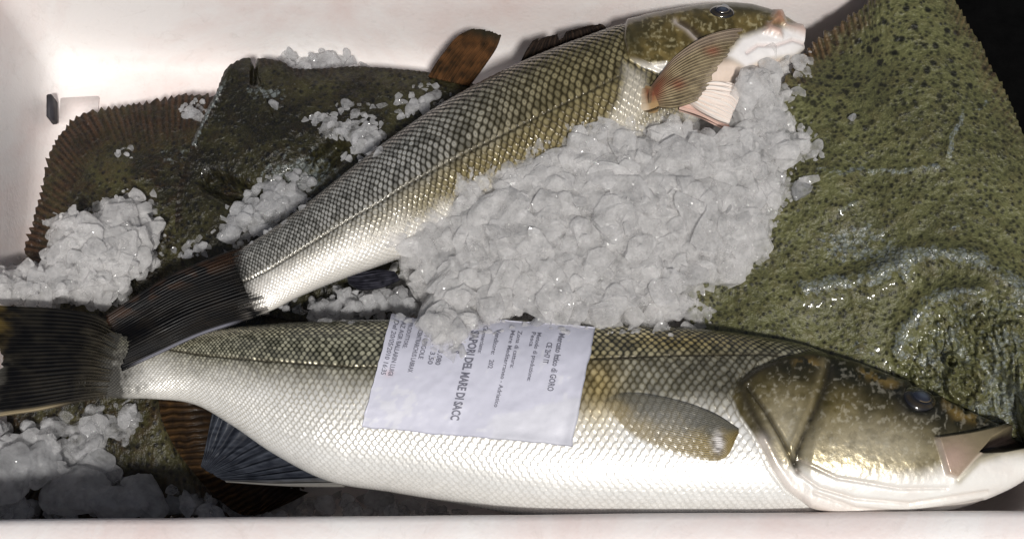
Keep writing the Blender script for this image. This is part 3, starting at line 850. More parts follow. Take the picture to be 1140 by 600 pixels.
def paint2(x, y, f, sc, size):
    h, r, qx, qy, rnd = sc
    n1 = fbm(x / 26, y / 26, None, 150, 4); n2 = fbm(x / 4.5, y / 4.5, None, 151, 3); n3 = fbm(x / 9, y / 9, None, 152, 3)
    gc = sdf(x, y, GC2); head = sstep(-1.5, 1.5, gc); body = 1 - head
    dll = y - np.interp(x, [p[0] for p in LL2], [p[1] for p in LL2])
    back = 1 - sstep(-14, 20, dll + 16 * (n3 - .5))
    dot = np.exp(-((qx + .42) / .26) ** 2 - (qy / .42) ** 2); edge = sstep(.68, 1.0, r)
    w = lambda m: m[..., None]
    fw = np.interp(x, [260, 330, 420, 520, 640, 720], [.42, .55, .72, .86, .9, .86])
    flank = 1 - sstep(-.22, .16, f - fw + .2 * (n1 - .5))
    white = cmix(c3(.70, .67, .62), c3(.84, .82, .79), dot) * w(1 - .2 * edge)
    br = sstep(380, 520, x)
    mid = cmix(cmix(c3(.22, .20, .15), c3(.085, .066, .028), br), cmix(c3(.60, .58, .52), c3(.36, .30, .15), br), np.clip(dot * 1.1 + .3 * (rnd - .5), 0, 1)) * w(1 - .55 * edge)
    bk = cmix(cmix(c3(.020, .019, .014), c3(.040, .032, .012), sstep(420, 620, x)), cmix(c3(.84, .82, .76), c3(.56, .48, .26), sstep(430, 640, x)), np.clip(dot * (.6 + 1.1 * rnd) - .05, 0, 1)) * w(1 - .5 * edge)
    col = cmix(white, mid, flank); col = cmix(col, bk, back)
    ridge = 1 - sstep(.0, .13, f + .05 * (n1 - .5))
    col = col * w(1 - .6 * ridge)
    tail = 1 - sstep(262, 300, x - .35 * (y - 318))
    col = cmix(col, c3(.015, .014, .012), np.clip(tail * 1.2 - .9 * dot * (1 - tail), 0, 1) * .9)
    met = .2 + .42 * back * dot + .2 * flank * dot; rgh = .34 - .1 * dot
    d = (1.0 + .9 * rnd) * (h - .3) * np.clip(size / 7, .5, 1.4) - .5 * edge * back
    ll = line(x, y, LL2, 1.4); d -= 1.5 * ll * body; col = cmix(col, c3(.03, .025, .014), .7 * ll * body)
    pale = sstep(0, 14, sdf(x, y, [(690, 60), (722, 78), (730, 120), (700, 170), (640, 200), (660, 150), (684, 110)]) + 10 * (n1 - .5))
    col = cmix(col, c3(.66, .62, .54) * (1 - .35 * 0), pale * .75 * (1 - .3 * edge))
    col = col * w(.92 + .16 * n2)
    # head
    hd = 5 * sstep(-1, 4, gc) + 1.2 * (n3 - .5)
    hc = cmix(c3(.085, .064, .022), c3(.20, .15, .055), np.clip((n3 - .3) * 2, 0, 1))
    hc = cmix(hc, c3(.05, .04, .014), .7 * sstep(.5, .72, fbm(x / 8 + n3, y / 8 + n1, None, 161, 4)))
    hc = cmix(hc, c3(.45, .40, .24), .5 * sstep(.56, .76, fbm(x / 3.4 + 2 * n3, y / 3.4, None, 160, 3)))
    hc = cmix(hc, c3(.035, .030, .012), np.clip(np.exp(-((x - 703) / 16) ** 2 - ((y - 46) / 22) ** 2) + 1 - sstep(0, 9, y - np.interp(x, [690, 745, 800, 870], [26, 15, 9, 18])), 0, 1) * .85)
    jw = sstep(-5, 6, sdf(x, y, JAW2)); hc = cmix(hc, c3(.80, .77, .76), jw)
    under = sstep(-4, 12, y - np.interp(x, [700, 740, 800, 830], [70, 78, 66, 60])); hc = cmix(hc, c3(.72, .60, .52), under * (1 - jw))
    st = sstep(-2, 3, sdf(x, y, [(702, 66), (722, 73), (742, 71), (746, 79), (726, 87), (706, 77)])); hc = cmix(hc, c3(.66, .64, .60), st); hd -= 3 * st
    sl = line(x, y, [(752, 28), (764, 35), (775, 46)], 3.5); hc = cmix(hc, c3(.46, .40, .36), sl); hd -= 5 * line(x, y, [(756, 26), (768, 33), (780, 45)], 3)
    hc = cmix(hc, c3(.03, .02, .012), .8 * line(x, y, [(757, 25), (770, 33), (782, 46)], 2.2))
    hd += 3 * sstep(0, 8, gc - 54) * (1 - jw)
    for poly, hh_, cc_ in (([(852, 30), (866, 36), (868, 44), (848, 38)], 5, c3(.46, .30, .24)), ([(860, 16), (870, 15), (870, 30), (857, 29)], 6, c3(.42, .22, .15)),
                           ([(870, 31), (890, 31), (897, 44), (880, 39)], 5, c3(.48, .34, .29))):
        m_ = sstep(-4, 5, sdf(x, y, poly) + 3 * (n3 - .5)); hd += hh_ * m_; hc = cmix(hc, cc_, m_ * .85)
    gm = line(x, y, [(830, 60), (842, 52), (862, 52), (880, 46), (893, 50)], 2); hd -= 3 * gm; hc = cmix(hc, c3(.60, .48, .46), .5 * gm)
    hmet = .12 + 0 * x; hr = .32 + 0 * x
    col = cmix(col, hc, head); d = lerp(d, hd, head); met = lerp(met, hmet, head); rgh = lerp(rgh, hr, head)
    d -= 2.0 * np.exp(-((gc + 1.5) / 2) ** 2)
    return d, np.clip(col, 0, .92), np.clip(met, 0, .8), np.clip(rgh, .12, .6)
v2, f2, a2, T2 = bass(ST2, 1080, 220, 37, 0, paint2)
bass2 = build('sea_bass', v2, f2, M_FISH, None, a2)
tag(bass2, 'smaller sea bass with a black tail, slanting across the box half buried in ice', 'sea bass', 'sea bass on ice')
eye('eye', 803, 17, 15, T2, bass2, .75, 3)

def col_tail2(x, y, s, t, r):
    n = fbm(x / 16, y / 10, None, 83, 3)
    c = cmix(c3(.0025, .0025, .003), c3(.018, .014, .010), np.clip(r * .45 + n - .6, 0, 1))
    c = cmix(c, c3(.05, .022, .010), .5 * np.exp(-((s - .12) / .1) ** 2) * sstep(.45, .65, n + .1))
    c = cmix(c, c3(.24, .22, .20), np.clip((1 - sstep(0, .2, t)) * sstep(.5, .95, s) * (.1 + .9 * r) * sstep(.35, .6, n), 0, 1))
    c = cmix(c, c3(.16, .16, .19), sstep(.95, .985, s) * sstep(.15, .3, t) * (1 - sstep(.8, .95, t)))
    return c
fin('tail_fin', [(272, 274), (240, 285), (190, 306), (150, 330), (116, 352)], [(300, 349), (262, 360), (222, 373), (180, 392), (132, 414)], zpos(176, 174, lambda x, y, s, t: 9 * np.sin(np.pi * s) * (1 - t) + 2 * np.sin(9 * s + 2 * t)), col_tail2, bass2, 24, 1.0,
    fork=lambda s: .10 * np.exp(-((s - .6) / .25) ** 2), alpha=lambda x, y, s, t, r: sstep(.0, .22, t + .5 * (fbm(s * 30, t * 3, None, 33, 3) - .5) * (1 - t) + .1 * (r - .6)))
def col_pec2(x, y, s, t, r):
    n = fbm(x / 9, y / 9, None, 84, 3)
    c = cmix(c3(.10, .075, .045), c3(.38, .31, .19), np.clip(r * .8 + (n - .5), 0, 1))
    c = cmix(c, c3(.26, .20, .16), (1 - sstep(.05, .25, s)) * .7)
    red = np.exp(-((t - .12) / .14) ** 2 - ((s - .45) / .4) ** 2) + .9 * np.exp(-(((x - 793) / 8) ** 2 + ((y - 57) / 5) ** 2)) + .7 * np.exp(-(((x - 755) / 8) ** 2 + ((y - 94) / 6) ** 2))
    c = cmix(c, c3(.22, .05, .03), np.clip(red, 0, 1) * .8)
    return cmix(c, c3(.62, .50, .36), sstep(.9, 1, t) * .5)
fin('pectoral_fin', [(722, 100), (734, 84), (752, 62), (780, 43), (812, 33), (838, 31)], [(722, 116), (738, 120), (756, 119), (782, 110)], zpos(202, 210, lambda x, y, s, t: 7 * np.sin(np.pi * s)), col_pec2, bass2, 19, 2.4, ragged=.07, thick=1.2,
    fork=lambda s: .05 + 0 * s, alpha=lambda x, y, s, t, r: np.clip(.62 + .5 * r - .25 * t, 0, 1))
def col_base(x, y, s, t, r):
    return cmix(cmix(c3(.55, .45, .33), c3(.36, .24, .12), sstep(.2, .6, t)), c3(.22, .04, .025), np.exp(-((s - .4) / .28) ** 2 - ((t - .75) / .35) ** 2) * (.4 + .9 * fbm(x / 4, y / 4, None, 9, 2)))
fin('pectoral_base', [(709, 94), (716, 95), (726, 97)], [(714, 124), (724, 122), (734, 118)], zpos(193, 205, lambda x, y, s, t: 7 * np.sin(np.pi * s) * np.sin(.3 + 1.3 * t)), col_base, bass2, 2, 1.2, nt=20, ns=40, thick=14, ragged=.0)
def col_pelv(x, y, s, t, r):
    return cmix(c3(.78, .73, .68), c3(.62, .46, .38), np.clip((1 - r) * .5 + .7 * (1 - sstep(0, .3, t)) * (1 - s), 0, 1))
fin('pelvic_fin', [(776, 96), (796, 90), (818, 94), (826, 104)], [(764, 112), (778, 122), (796, 132), (812, 138)], zpos(190, 192, lambda x, y, s, t: 8 * np.sin(np.pi * s)), col_pelv, bass2, 8, 3.5, ragged=.03)
def col_pink(x, y, s, t, r): return cmix(c3(.58, .40, .34), c3(.20, .12, .10), sstep(.7, 1, t))
fin('pelvic_spine', [(758, 114), (780, 119), (798, 129), (812, 139)], [(756, 121), (778, 128), (796, 137), (814, 145)], zpos(186, 182), col_pink, bass2, 2, 3, nt=30, ns=30, thick=5)
def col_anal2(x, y, s, t, r): return cmix(c3(.008, .008, .012), c3(.05, .05, .065), np.clip(r * .6 + fbm(x / 6, y / 3, None, 3, 2) - .5, 0, 1))
fin('anal_fin', [(386, 306), (400, 303), (420, 300), (440, 302)], [(388, 316), (402, 322), (424, 320), (446, 311)], zpos(140, 150, lambda x, y, s, t: 5 * np.sin(np.pi * s)), col_anal2, bass2, 7, 2.5)

# ------------------------------------------------------------------ paper label with its printing
LQ = [(437, 352), (663, 367), (636, 497), (404, 475)]
def lab_px(s, t):
    A, B, Cc, D = [np.array(p, float) for p in LQ]
    s = np.asarray(s)[..., None]; t = np.asarray(t)[..., None]
    return lerp(lerp(A, B, s), lerp(D, Cc, s), t)
NS_, NT_ = 110, 70
ss, tt = np.meshgrid(np.linspace(0, 1, NS_), np.linspace(0, 1, NT_), indexing='ij')
lp = lab_px(ss, tt)
lp = lp + (np.minimum(1, 14 * np.maximum(np.abs(ss - .5) - .43, 0) + 10 * np.maximum(np.abs(tt - .5) - .4, 0)) * 3.2)[..., None] * np.stack([fbm(ss * 16, tt * 9, None, 95, 3) - .5, fbm(ss * 16, tt * 9, None, 96, 3) - .5], -1)
LW = np.zeros((NS_, NT_, 3)); prev = None
for i in range(NS_):
    col_ = [hit(lp[i, j, 0], lp[i, j, 1], [T1]) for j in range(NT_)]
    k0 = next(j for j in range(NT_) if col_[j] is not None and col_[j][1][2] > .35)
    for j in range(NT_):
        if j >= k0: LW[i, j] = col_[j][0] + col_[j][1] * 4.2
    for j in range(k0 - 1, -1, -1):
        z = LW[i, j + 1, 2] - .9
        LW[i, j] = at(lp[i, j, 0], lp[i, j, 1], z)
for _ in range(6):
    LW[1:-1, 1:-1] = (LW[1:-1, 1:-1] * 2 + LW[:-2, 1:-1] + LW[2:, 1:-1] + LW[1:-1, :-2] + LW[1:-1, 2:]) / 6
wr = 5.0 * (fbm(ss * 5, tt * 3, None, 91, 4) - .5) + 1.0 * (fbm(ss * 20, tt * 12, None, 92, 3) - .5)
wr += 3.5 * np.exp(-((1 - ss) / .03) ** 2) * tt + 2.5 * np.exp(-((1 - tt) / .05) ** 2) * ss + 4 * np.exp(-(ss / .04) ** 2) * (1 - tt)
LN = gnormals(LW)
if LN[..., 2].mean() < 0: LN = -LN
LW = LW + LN * wr[..., None]
nz = fbm(ss * 26, tt * 15, None, 93, 3)
wet = np.clip(sstep(.52, .62, nz + .45 * np.exp(-((ss - .14) / .12) ** 2 - ((tt - .8) / .16) ** 2) - .22) + sstep(-.02, .02, tt - (.80 - .22 * (ss - .62) / .38) + .05 * (nz - .5)) * sstep(.58, .62, ss + .06 * (nz - .5)), 0, 1)
lcol = cmix(c3(.60, .60, .69), c3(.70, .70, .74), wet * .6)
lcol = lcol * (.96 + .06 * fbm(ss * 60, tt * 35, None, 94, 2))[..., None]
lcol = cmix(lcol, c3(.70, .48, .50), np.exp(-((ss - .06) / .02) ** 2 - ((tt - .52) / .03) ** 2) * .5)
lv = np.vstack([LW.reshape(-1, 3), (LW - LN * 1.0).reshape(-1, 3)])
g1 = grid_faces(NS_, NT_); qv = lv[g1[100]]
up_ok = np.cross(qv[1] - qv[0], qv[2] - qv[0])[2] > 0
g1 = g1 if up_ok else g1[:, ::-1]; g2 = g1[:, ::-1] + NS_ * NT_
rim = np.concatenate([np.arange(NT_), np.arange(1, NS_) * NT_ + NT_ - 1, (NS_ - 1) * NT_ + np.arange(NT_ - 2, -1, -1), np.arange(NS_ - 2, 0, -1) * NT_]); r2 = np.roll(rim, -1)
g3 = np.stack([rim, r2, r2 + NS_ * NT_, rim + NS_ * NT_], -1)
M_PAPER = mat_attr('damp_paper', .38, .00015, 1500, Specular_IOR_Level=.4)
lab = build('paper_label', lv, [g1, g2, g3], M_PAPER, None, {'col': np.vstack([lcol.reshape(-1, 3)] * 2)})
tag(lab, 'pale lilac printed paper label stuck across the near sea bass', 'label')
SOLIDS.append(bvh(LW.reshape(-1, 3), g1))

def lab_at(s, t, off):
    a = np.clip(s, 0, 1) * (NS_ - 1); b = np.clip(t, 0, 1) * (NT_ - 1)
    i = np.minimum(a.astype(int), NS_ - 2); j = np.minimum(b.astype(int), NT_ - 2)
    fa, fb = (a - i)[:, None], (b - j)[:, None]
    P = lerp(lerp(LW[i, j], LW[i + 1, j], fa), lerp(LW[i, j + 1], LW[i + 1, j + 1], fa), fb)
    return P + LN[i, j] * off
LINES = [('Mercato Ittico di GORO', .845, .08, .56, .034, .4), ('CE 2H7 IT', .795, .16, .34, .030, .3), ('Metodo di produzione:', .735, .08, .49, .024, .0), ('Pesca', .708, .08, .20, .024, .0),
         ('Zona di cattura:', .640, .08, .39, .024, .0), ('Mare Mediterraneo - Adriatico', .606, .08, .73, .024, .0), ('Venditore:   202', .535, .08, .41, .026, .0), ('Commerciante:', .470, .06, .29, .024, .0),
         ('SAPORI DEL MARE DI SACC', .425, .11, .87, .046, 1.0), ('C.SAS', .352, .16, .31, .044, .8), ('Kg.  3,080', .282, .18, .42, .028, .2), ('T.   3,50', .245, .20, .42, .028, .2),
         ('0011 SPIGOLE', .195, .10, .38, .026, .2), ('DICENTRARCHUS LABRAX', .160, .10, .50, .026, .2), ('PRODUTTORE:', .105, .08, .30, .024, .0), ('AZ AGR BALLARIN LUIGI', .070, .08, .54, .026, .1), ('Del 20/05/2010 16:35', .035, .08, .54, .026, .1)]
tv, tfc, base = [], {}, 0
dg = None
for body, s0, t0, t1, hgt, bold in LINES:
    cu = bpy.data.curves.new('line_of_text', 'FONT'); cu.body = body; cu.size = 1; cu.resolution_u = 2; cu.offset = .012 + .022 * bold
    to = bpy.data.objects.new('line_of_text', cu); C.objects.link(to)
    bpy.context.view_layer.update(); dg = bpy.context.evaluated_depsgraph_get()
    me = bpy.data.meshes.new_from_object(to.evaluated_get(dg))
    co = np.zeros(len(me.vertices) * 3); me.vertices.foreach_get('co', co); co = co.reshape(-1, 3)
    w_ = max(co[:, 0].max(), .01)
    tv.append(lab_at(s0 + (co[:, 1] - .35) * hgt * 1.25, t0 + co[:, 0] / w_ * (t1 - t0), 0.5))
    for p in me.polygons: tfc.setdefault(len(p.vertices), []).append([base + i for i in p.vertices])
    base += len(co)
    bpy.data.objects.remove(to); bpy.data.curves.remove(cu); bpy.data.meshes.remove(me)
M_INK = mat_plain('faded_ink', (.19, .19, .235), .6)
build('printing', np.vstack(tv), [np.array(v) for v in tfc.values()], M_INK, lab)

# ------------------------------------------------------------------ ice
def ico(sub):
    import bmesh
    bm = bmesh.new(); bmesh.ops.create_icosphere(bm, subdivisions=sub, radius=1)
    v = np.array([x.co for x in bm.verts]); f = np.array([[q.index for q in p.verts] for p in bm.faces]); bm.free()
    return v, f
ICO2, ICO3, ICO5 = ico(2), ico(3), ico(5)
def chunk(c, r, base=ICO2, flat=.75, planes=7):
    v, f = base
    v = v.copy()
    n = RNG.normal(size=(planes, 3)); n /= np.linalg.norm(n, axis=1, keepdims=True)
    for k in range(planes):
        d = v @ n[k]; lim = RNG.uniform(.42, .8)
        v = v - n[k] * np.maximum(d - lim, 0)[:, None]
    sc = np.array([RNG.uniform(.8, 1.25), RNG.uniform(.75, 1.15), RNG.uniform(flat * .7, flat * 1.2)])
    v = v * sc * r
    th = RNG.uniform(0, 6.28); cs, sn = math.cos(th), math.sin(th)
    v = v @ np.array([[cs, -sn, 0], [sn, cs, 0], [0, 0, 1]])
    tx = RNG.uniform(-.6, .6); cs, sn = math.cos(tx), math.sin(tx)
    v = v @ np.array([[1, 0, 0], [0, cs, -sn], [0, sn, cs]])
    return v + c, f

def fuse(name, parts, voxel, mat, amp=1.1, seed=0, flakes=None, fmat=None):
    vs, fs, b = [], [], 0
    for v, f in parts:
        vs.append(v); fs.append(f + b); b += len(v)
    tmp = build('raw', np.vstack(vs), [np.vstack(fs)], None, None, smooth=False)
    md = tmp.modifiers.new('fuse', 'REMESH'); md.mode = 'VOXEL'; md.voxel_size = voxel * U; md.adaptivity = 0
    bpy.context.view_layer.update(); dg = bpy.context.evaluated_depsgraph_get()
    me = bpy.data.meshes.new_from_object(tmp.evaluated_get(dg))
    nv = len(me.vertices)
    co = np.zeros(nv * 3, np.float32); me.vertices.foreach_get('co', co); co = co.reshape(-1, 3) / U
    no = np.zeros(nv * 3, np.float32); me.vertex_normals.foreach_get('vector', no); no = no.reshape(-1, 3)
    x, y, z = co.T.astype(float)
    a = fbm(x / 11, y / 11, z / 11, seed + 1, 2) - .5
    b2 = np.abs(fbm(x / 5, y / 5, z / 5, seed + 2, 3) - .5)
    c2 = RNG.random(nv) - .5
    co = co + no * (amp * (1.5 * a + 1.1 * (.2 - b2) + .4 * c2))[:, None]
    me.vertices.foreach_set('co', (co * U).astype(np.float32).ravel())
    if flakes:
        import bmesh
        nf0 = len(me.polygons)
        bm = bmesh.new(); bm.from_mesh(me)
        for v, f in flakes:
            ve = [bm.verts.new(tuple(q * U)) for q in v]
            for t3 in f:
                fc_ = bm.faces.new([ve[i] for i in t3]); fc_.material_index = 1
        bm.to_mesh(me); bm.free()
    me.update(); me.shade_smooth(); me.materials.clear(); me.materials.append(mat)
    if flakes:
        me.materials.append(fmat)
        me.set_sharp_from_angle(angle=R(24))
    me.name = name
    om = tmp.data
    bpy.data.objects.remove(tmp); bpy.data.meshes.remove(om)
    o = bpy.data.objects.new(name, me); C.objects.link(o)
    return o

def flake(c, r, nrm, flat=.27, tilt=.3):
    # one angular flake of ice: a clipped lens lying roughly in the surface
    v, f = ICO3
    v = v.copy()
    k = RNG.integers(5, 9)
    for q in range(k):
        a = q * 6.283 / k + RNG.uniform(-.5, .5); e = RNG.uniform(-.5, .5)
        n = np.array([math.cos(a) * math.cos(e), math.sin(a) * math.cos(e), math.sin(e)])
        v = v - n * np.maximum(v @ n - RNG.uniform(.45, .85), 0)[:, None]
    for sg in (1, -1):
        n = np.array([RNG.uniform(-.25, .25), RNG.uniform(-.25, .25), sg * 1.0]); n /= np.linalg.norm(n)
        v = v - n * np.maximum(v @ n - RNG.uniform(.4, .75), 0)[:, None]
    off = RNG.uniform(0, 99)
    v = v * (1 + .22 * (fbm(v[:, 0] * 2.2 + off, v[:, 1] * 2.2, v[:, 2] * 2.2, 5, 3) - .5))[:, None]
    v = v * np.array([RNG.uniform(.8, 1.3), RNG.uniform(.7, 1.05), flat * RNG.uniform(.7, 1.5)]) * r
    n = nrm + np.array([RNG.normal() * tilt, RNG.normal() * tilt, 0]); n /= np.linalg.norm(n)
    e1 = np.cross(np.array([math.cos(off), math.sin(off), 0]), n); e1 /= np.linalg.norm(e1); e2 = np.cross(n, e1)
    return c + v[:, :1] * e1 + v[:, 1:2] * e2 + v[:, 2:] * n, f

def flakes_on(trees, poly, step, rmin, rmax, keep=1.0, lift=-.13, tilt=.16, grow=0.0, big=.15):
    p = np.array(poly, float); x0, y0 = p.min(0) - grow; x1, y1 = p.max(0) + grow
    out = []
    for yy in np.arange(y0, y1, step):
        for xx in np.arange(x0, x1, step):
            x = xx + RNG.uniform(-.6, .6) * step; y = yy + RNG.uniform(-.6, .6) * step
            d = float(sdf(np.array(x), np.array(y), poly))
            if d < -grow or RNG.random() > keep: continue
            r = RNG.uniform(rmin, rmax) * (1.5 if RNG.random() < big and d > 14 else 1)
            if d < 8: r *= .7
            h = hit(x, y, trees)
            if h is None: continue
            nn = h[1] * .5 + np.array([0, -.15, .6])
            out.append(flake(h[0] + np.array([0, 0, 1.]) * r * lift, r, nn / np.linalg.norm(nn), tilt=tilt))
    return out

def tree_of(parts):
    vs, fs, b = [], [], 0
    for v, f in parts:
        vs.append(v); fs.append(f + b); b += len(v)
    return bvh(np.vstack(vs), np.vstack(fs))

def heap(poly, ztop, step, rmin, rmax, layers=3, depth=34, thin=None, lift=.2, keep=1.0, edge_in=4.0, zcap=1e9, flat=.75):
    p = np.array(poly, float); x0, y0 = p.min(0); x1, y1 = p.max(0)
    out = []
    for L in range(layers):
        for yy in np.arange(y0, y1, step):
            for xx in np.arange(x0, x1, step):
                x = xx + RNG.uniform(-.6, .6) * step; y = yy + RNG.uniform(-.6, .6) * step
                d = float(sdf(np.array(x), np.array(y), poly))
                if d < edge_in * .5 or RNG.random() > keep: continue
                r = min(RNG.uniform(rmin, rmax) * (1.0 if RNG.random() < .8 else 1.5), d * .95 + 2)
                h = hit(x, y)
                if h is None: continue
                zt = float(ztop(np.array(x), np.array(y)))
                fade = min(1, d / 26)
                zs = h[0][2]
                z = min(max(zs + r * lift, zs + (zt - zs) * fade ** .6 - r * .45 - L * depth * .55 + RNG.uniform(-1, 1) * 3), zt + 8)
                if zs > zcap: continue
                out.append(chunk(at(x, y, z), r, flat=flat))
    return out

HEAP = [(438, 312), (452, 290), (436, 276), (462, 254), (494, 238), (514, 214), (524, 196), (540, 210), (556, 188), (580, 186), (598, 166), (626, 164), (642, 142), (672, 138), (700, 144), (736, 140), (770, 126), (800, 138), (812, 118), (808, 96), (822, 72),
        (848, 66), (878, 60), (896, 66), (904, 62), (900, 76), (880, 92), (884, 104), (872, 118), (876, 134), (902, 140), (898, 152), (912, 166), (884, 180), (872, 196), (878, 204), (898, 206), (886, 220), (866, 222), (858, 240), (856, 262), (846, 282), (830, 300), (826, 316),
        (806, 310), (790, 308), (778, 318), (776, 340), (788, 352), (764, 366), (700, 362), (640, 364), (600, 358), (560, 360), (540, 366), (530, 360), (520, 372), (512, 386), (496, 394), (482, 386), (474, 360), (462, 352), (470, 330), (446, 322)]
zh = idw([(450, 300, 150), (480, 300, 168), (500, 340, 196), (500, 376, 222), (520, 250, 196), (560, 225, 200), (620, 190, 205), (690, 165, 206), (760, 150, 204), (840, 100, 200), (890, 75, 186), (850, 160, 188), (880, 150, 172), (850, 230, 176), (820, 290, 168),
          (700, 230, 206), (600, 270, 200), (740, 300, 186), (640, 330, 188), (560, 335, 182), (700, 352, 178), (770, 345, 160), (770, 220, 204)], 2.6)
hp = heap(HEAP, zh, 13, 14, 26, 2, depth=22, flat=.5, edge_in=14)
fl1 = flakes_on([tree_of(hp)] + SOLIDS, HEAP, 12, 10, 24, grow=5, big=.12) + flakes_on(SOLIDS, HEAP, 9, 6, 12, keep=.3, grow=9) + flakes_on([tree_of(hp)] + SOLIDS, HEAP, 10, 2.5, 5.5, keep=.55, lift=.05, tilt=.4, grow=10)
ice1 = fuse('crushed_ice', hp, 1.7, M_ICE, .7, 1, fl1, M_FLAKE)
tag(ice1, 'big heap of white crushed ice between the two sea bass', 'ice', kind='stuff')
LEFT = [(-30, 300), (8, 296), (20, 292), (50, 290), (56, 262), (52, 240), (66, 236), (90, 234), (108, 238), (116, 222), (138, 220), (150, 214), (168, 218), (164, 236), (180, 244), (178, 272), (174, 296), (150, 310), (136, 330), (110, 340), (80, 336), (40, 344), (0, 340), (-30, 350)]
zl = idw([(60, 260, 120), (120, 240, 120), (160, 240, 108), (100, 290, 142), (40, 310, 136), (150, 300, 128), (0, 320, 140), (90, 330, 140)])
hp = heap(LEFT, zl, 12, 12, 22, 2, flat=.5)
fl2 = flakes_on([tree_of(hp)] + SOLIDS, LEFT, 11, 9, 20, grow=3) + flakes_on([tree_of(hp)] + SOLIDS, LEFT, 9, 2.5, 5.5, keep=.8, lift=.15, tilt=.5, grow=6)
ice2 = fuse('crushed_ice', hp, 1.7, M_ICE, .7, 20, fl2, M_FLAKE)
tag(ice2, 'small heap of white crushed ice beside the left wall above the tails', 'ice', kind='stuff')

slush = []
zs_ = lambda add: (lambda x, y: add)
S1 = [(236, 268), (252, 236), (270, 214), (300, 196), (330, 186), (352, 200), (340, 226), (318, 246), (296, 262), (268, 276), (246, 280)]
slush += heap(S1, idw([(250, 270, 108), (300, 220, 112), (340, 200, 112)]), 10, 9, 17, 1, keep=.85, flat=.4, lift=.05)
SPOTS = (([(376, 150), (384, 134), (410, 130), (426, 140), (420, 156), (428, 172), (400, 180), (386, 178), (392, 160)], .95), ([(350, 130), (372, 122), (400, 112), (430, 118), (412, 130), (388, 132), (368, 142), (352, 142)], .5),
                 ([(440, 110), (470, 96), (500, 98), (492, 116), (460, 132), (440, 130)], .5), ([(198, 118), (212, 112), (231, 110), (226, 128), (214, 138), (202, 132)], 1.), ([(340, 132), (380, 128), (392, 144), (360, 152)], .5),
                 ([(192, 274), (214, 266), (232, 272), (226, 284), (200, 288)], .9), ([(128, 168), (140, 164), (146, 176), (132, 180)], .8))
for poly, kp in SPOTS:
    slush += heap(poly, lambda x, y: 110.0, 7, 6, 11, 1, keep=kp, lift=.1, edge_in=1.5, flat=.4)
S3 = [(330, 340), (352, 328), (362, 340), (376, 318), (392, 322), (420, 316), (446, 318), (470, 322), (476, 352), (450, 358), (420, 352), (396, 358), (360, 360), (340, 356)]
slush += heap(S3, idw([(340, 350, 140), (400, 340, 132), (450, 340, 140), (470, 330, 150)]), 10, 6, 12, 2, keep=.85)
S4 = [(310, 336), (330, 330), (338, 342), (322, 350), (300, 352)]
slush += heap(S4, lambda x, y: 150.0, 8, 4, 9, 1)
S6 = [(776, 350), (800, 348), (826, 352), (820, 364), (790, 368)]
slush += heap(S6, lambda x, y: 60.0, 8, 4, 8, 1)
SP = [S1, S3] + [p_[0] for p_ in SPOTS]
slt = [tree_of(slush)] + SOLIDS
slf = []
for q_, p_ in enumerate(SP): slf += flakes_on(slt, p_, 9, 5, 13, keep=.9, grow=3)
sl = fuse('slush', slush, 1.5, M_SLUSH, .6, 33, slf, M_FLAKE)
tag(sl, 'grey half melted slush over the dark turbot and beneath the far bass', 'slush', kind='stuff')

# ice along the foot of the far wall
BW = [(308, 66), (312, 54), (324, 52), (336, 64), (346, 55), (362, 52), (376, 60), (384, 52), (398, 68), (412, 68), (420, 78), (400, 86), (320, 84)]
bk = heap(BW, lambda x, y: 70.0, 9, 6, 11, 2, lift=.4)
bo = fuse('crushed_ice', bk, 1.5, M_SLUSH, .6, 44, flakes_on([tree_of(bk)], BW, 9, 6, 12), M_FLAKE)
tag(bo, 'thin bank of ice behind the dark turbot along the far wall', 'ice', kind='stuff')

# ice bed in the near left gap
BED = [(-60, 470), (0, 470), (60, 462), (100, 450), (152, 446), (158, 470), (148, 488), (120, 492), (110, 512), (132, 520), (180, 540), (240, 556), (330, 556), (380, 548), (440, 556), (520, 572), (520, 582), (-60, 588)]
zbed = idw([(0, 500, 46), (60, 470, 50), (120, 460, 52), (60, 560, 46), (200, 560, 40), (300, 565, 44), (450, 566, 96), (380, 560, 84), (0, 560, 56)])
OVALS = [(20, 530), (100, 530), (190, 545), (215, 590), (20, 590)]
def off_ovals(parts):
    out = []
    for v, f in parts:
        p = proj(v.mean(0)[None])[0]
        if sdf(p[0], p[1], OVALS) < 0 or RNG.random() < .25: out.append((v, f))
    return out
bed = off_ovals(heap(BED, zbed, 13, 7, 15, 2, depth=24, keep=.72, zcap=175))
bdt = [tree_of(bed)] + SOLIDS
bdo = fuse('ice_bed', bed, 1.8, M_SLUSH, .7, 55, off_ovals([q for q in flakes_on(bdt, BED, 13, 7, 17, keep=.8) if q[0][:, 2].max() < 110]), M_FLAKE)
tag(bdo, 'bed of wet grey ice in the shaded gap by the near rim', 'ice', kind='stuff')

